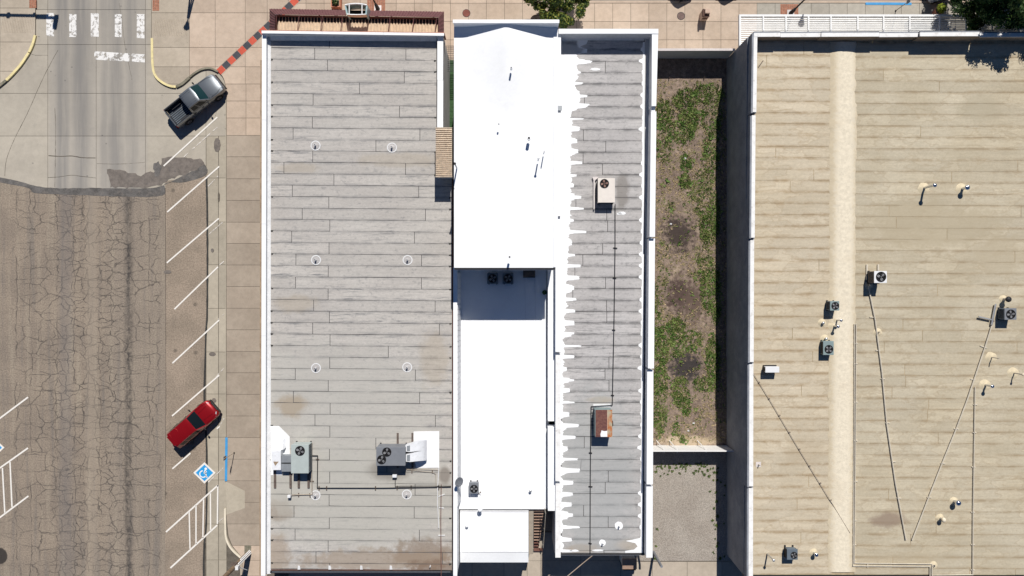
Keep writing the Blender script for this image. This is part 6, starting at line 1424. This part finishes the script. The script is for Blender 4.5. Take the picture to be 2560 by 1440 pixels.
# orange planter with shrub
def leaves(mb, c, rx, ry, rz, n, size, shell=.55):
    c = Vector(c)
    for i in range(n):
        d = Vector((random.gauss(0, 1), random.gauss(0, 1), random.gauss(0, 1))).normalized() * (shell + (1 - shell) * random.random()) 
        p = c + Vector((d.x * rx, d.y * ry, d.z * rz)); nrm = (d + Vector((random.uniform(-.8, .8), random.uniform(-.8, .8), random.uniform(0, 1.2)))).normalized()
        u = nrm.orthogonal().normalized(); a = random.uniform(0, 6.28); w = nrm.cross(u); t = u * math.cos(a) + w * math.sin(a); s_ = nrm.cross(t); L_ = size * random.uniform(.6, 1.3)
        mb.add([p - t * L_ * .5, p + s_ * L_ * .3, p + t * L_ * .6, p - s_ * L_ * .3], [(0, 1, 2, 3)])
random.seed(31)
def planter(px, py, w, mat, label, crown=None, tall=.55, round_=False):
    c = P(px, py, .12); o = thing('planter', label, 'planter', c)
    if round_:
        MB().cyl(c, c + Vector((0, 0, tall)), w * .8, w, 20).build('pot', mat, o, smooth=True); MB().cyl(c + Vector((0, 0, tall - .02)), c + Vector((0, 0, tall + .01)), w * .9, n=18).build('soil', 'soil', o)
    else:
        for x0, x1, y0, y1 in ((-w, w, w - .07, w), (-w, w, -w, -w + .07), (-w, -w + .07, -w + .07, w - .07), (w - .07, w, -w + .07, w - .07)): MB().box(c.x + x0, c.x + x1, c.y + y0, c.y + y1, .12, .12 + tall).build('side', mat, o)
        MB().box(c.x - w + .07, c.x + w - .07, c.y - w + .07, c.y + w - .07, .12, .12 + tall - .1).build('soil', 'soil', o)
    return o, c
o, c = planter(843, 12, .4, 'terracotta', 'square orange planter with a small green shrub above the maroon canopy')
m = MB(); leaves(m, c + Vector((0, 0, .65)), .3, .32, .3, 420, .13, .3); m.build('shrub', 'leaf_deep', o); m = MB(); leaves(m, c + Vector((0, 0, .72)), .28, .3, .3, 70, .12, .8); m.build('shrub_tips', 'grass_olive', o)
o, c = planter(2338, 33, .33, 'terracotta', 'red pot with a lime green bush at the edge of the slatted canopy', round_=True)
m = MB(); leaves(m, c + Vector((.05, .1, .85)), .42, .42, .35, 700, .14, .3); m.build('shrub', 'leaf_lime', o)
planter(1340, 58, .5, 'pot_dark', 'dark red round pot under the small tree, left one', round_=True, tall=.6); planter(1378, 60, .5, 'pot_dark', 'dark red round pot under the small tree, right one', round_=True, tall=.6)
# trees
def tree(px, py, h, cr, label, name, lm, tm, clumps, seed, nleaf, size, tips=.2, trunk=.12, lean=(0, 0)):
    random.seed(seed); c = P(px, py, .12); o = thing(name, label, 'tree', c)
    top = c + Vector((lean[0], lean[1], h)); hub = c.lerp(top, .45)
    MB().cyl(c, hub, trunk, trunk * .7, 10).build('trunk', 'bark', o, smooth=True)
    limb = MB(); A = MB(); B = MB()
    for (dx, dy, dz, r) in clumps:
        q = c + Vector((dx * cr, dy * cr, dz * h)); mid = hub.lerp(q, .5) + Vector((random.uniform(-.2, .2), random.uniform(-.2, .2), .15)); limb.cyl(hub - Vector((0, 0, .3)), mid, trunk * .5, trunk * .32, 6); limb.cyl(mid, q, trunk * .32, trunk * .1, 6)
        R0 = r * cr
        for k in range(9):   # twig-sized sub-clumps make an uneven outline
            d = Vector((random.gauss(0, 1), random.gauss(0, 1), random.gauss(0, .7))).normalized() * R0 * random.uniform(.35, 1.0); s_ = R0 * random.uniform(.28, .52); nn = int(nleaf / len(clumps) / 9)
            limb.cyl(q, q + d, .02, .008, 4, cap=False)
            leaves(A, q + d, s_, s_, s_ * .7, nn, size, .2); leaves(B, q + d + Vector((0, 0, s_ * .35)), s_, s_, s_ * .5, int(nn * tips), size, .5)
    limb.build('limbs', 'bark', o); A.build('crown', lm, o); B.build('crown_tips', tm, o); return o
random.seed(8)
cl1 = [(0, 0, .8, .5), (-.55, -.25, .72, .42), (.5, -.3, .66, .45), (.05, -.5, .62, .42), (-.3, .4, .8, .45), (.45, .35, .8, .45), (.75, -.05, .6, .35), (-.75, .1, .65, .35), (.35, -.75, .5, .3), (-.2, -.55, .5, .3)]
tree(1386, 14, 4.2, 2.7, 'small dense tree with yellow-green tips in front of the white buildings', 'street_tree', 'leaf_deep', 'leaf_tip', cl1, 12, 27000, .18, .12, .1)
cl2 = [(random.uniform(-.85, .85), random.uniform(-.8, .8), random.uniform(.45, .95), random.uniform(.25, .42)) for i in range(22)] + [(-.8, -.5, .5, .3), (-.6, -.75, .55, .25), (-.3, -.85, .85, .25), (-.95, -.1, .5, .25), (-.55, -.55, .9, .3), (-.5, -.8, .6, .3), (-.28, -.85, .66, .3), (-.08, -.75, .7, .32), (-.75, -.5, .62, .3), (0, -.55, .6, .4), (-.3, -.4, .7, .4), (.2, -.7, .75, .35), (-.55, -.2, .75, .4)]
tree(2450, -22, 9.4, 5.2, 'large leafy tree at the top right corner shading the canopy and roof', 'shade_tree', 'leaf_lush', 'leaf_deep', cl2, 14, 80000, .2, .25, .24, (1.0, 0))
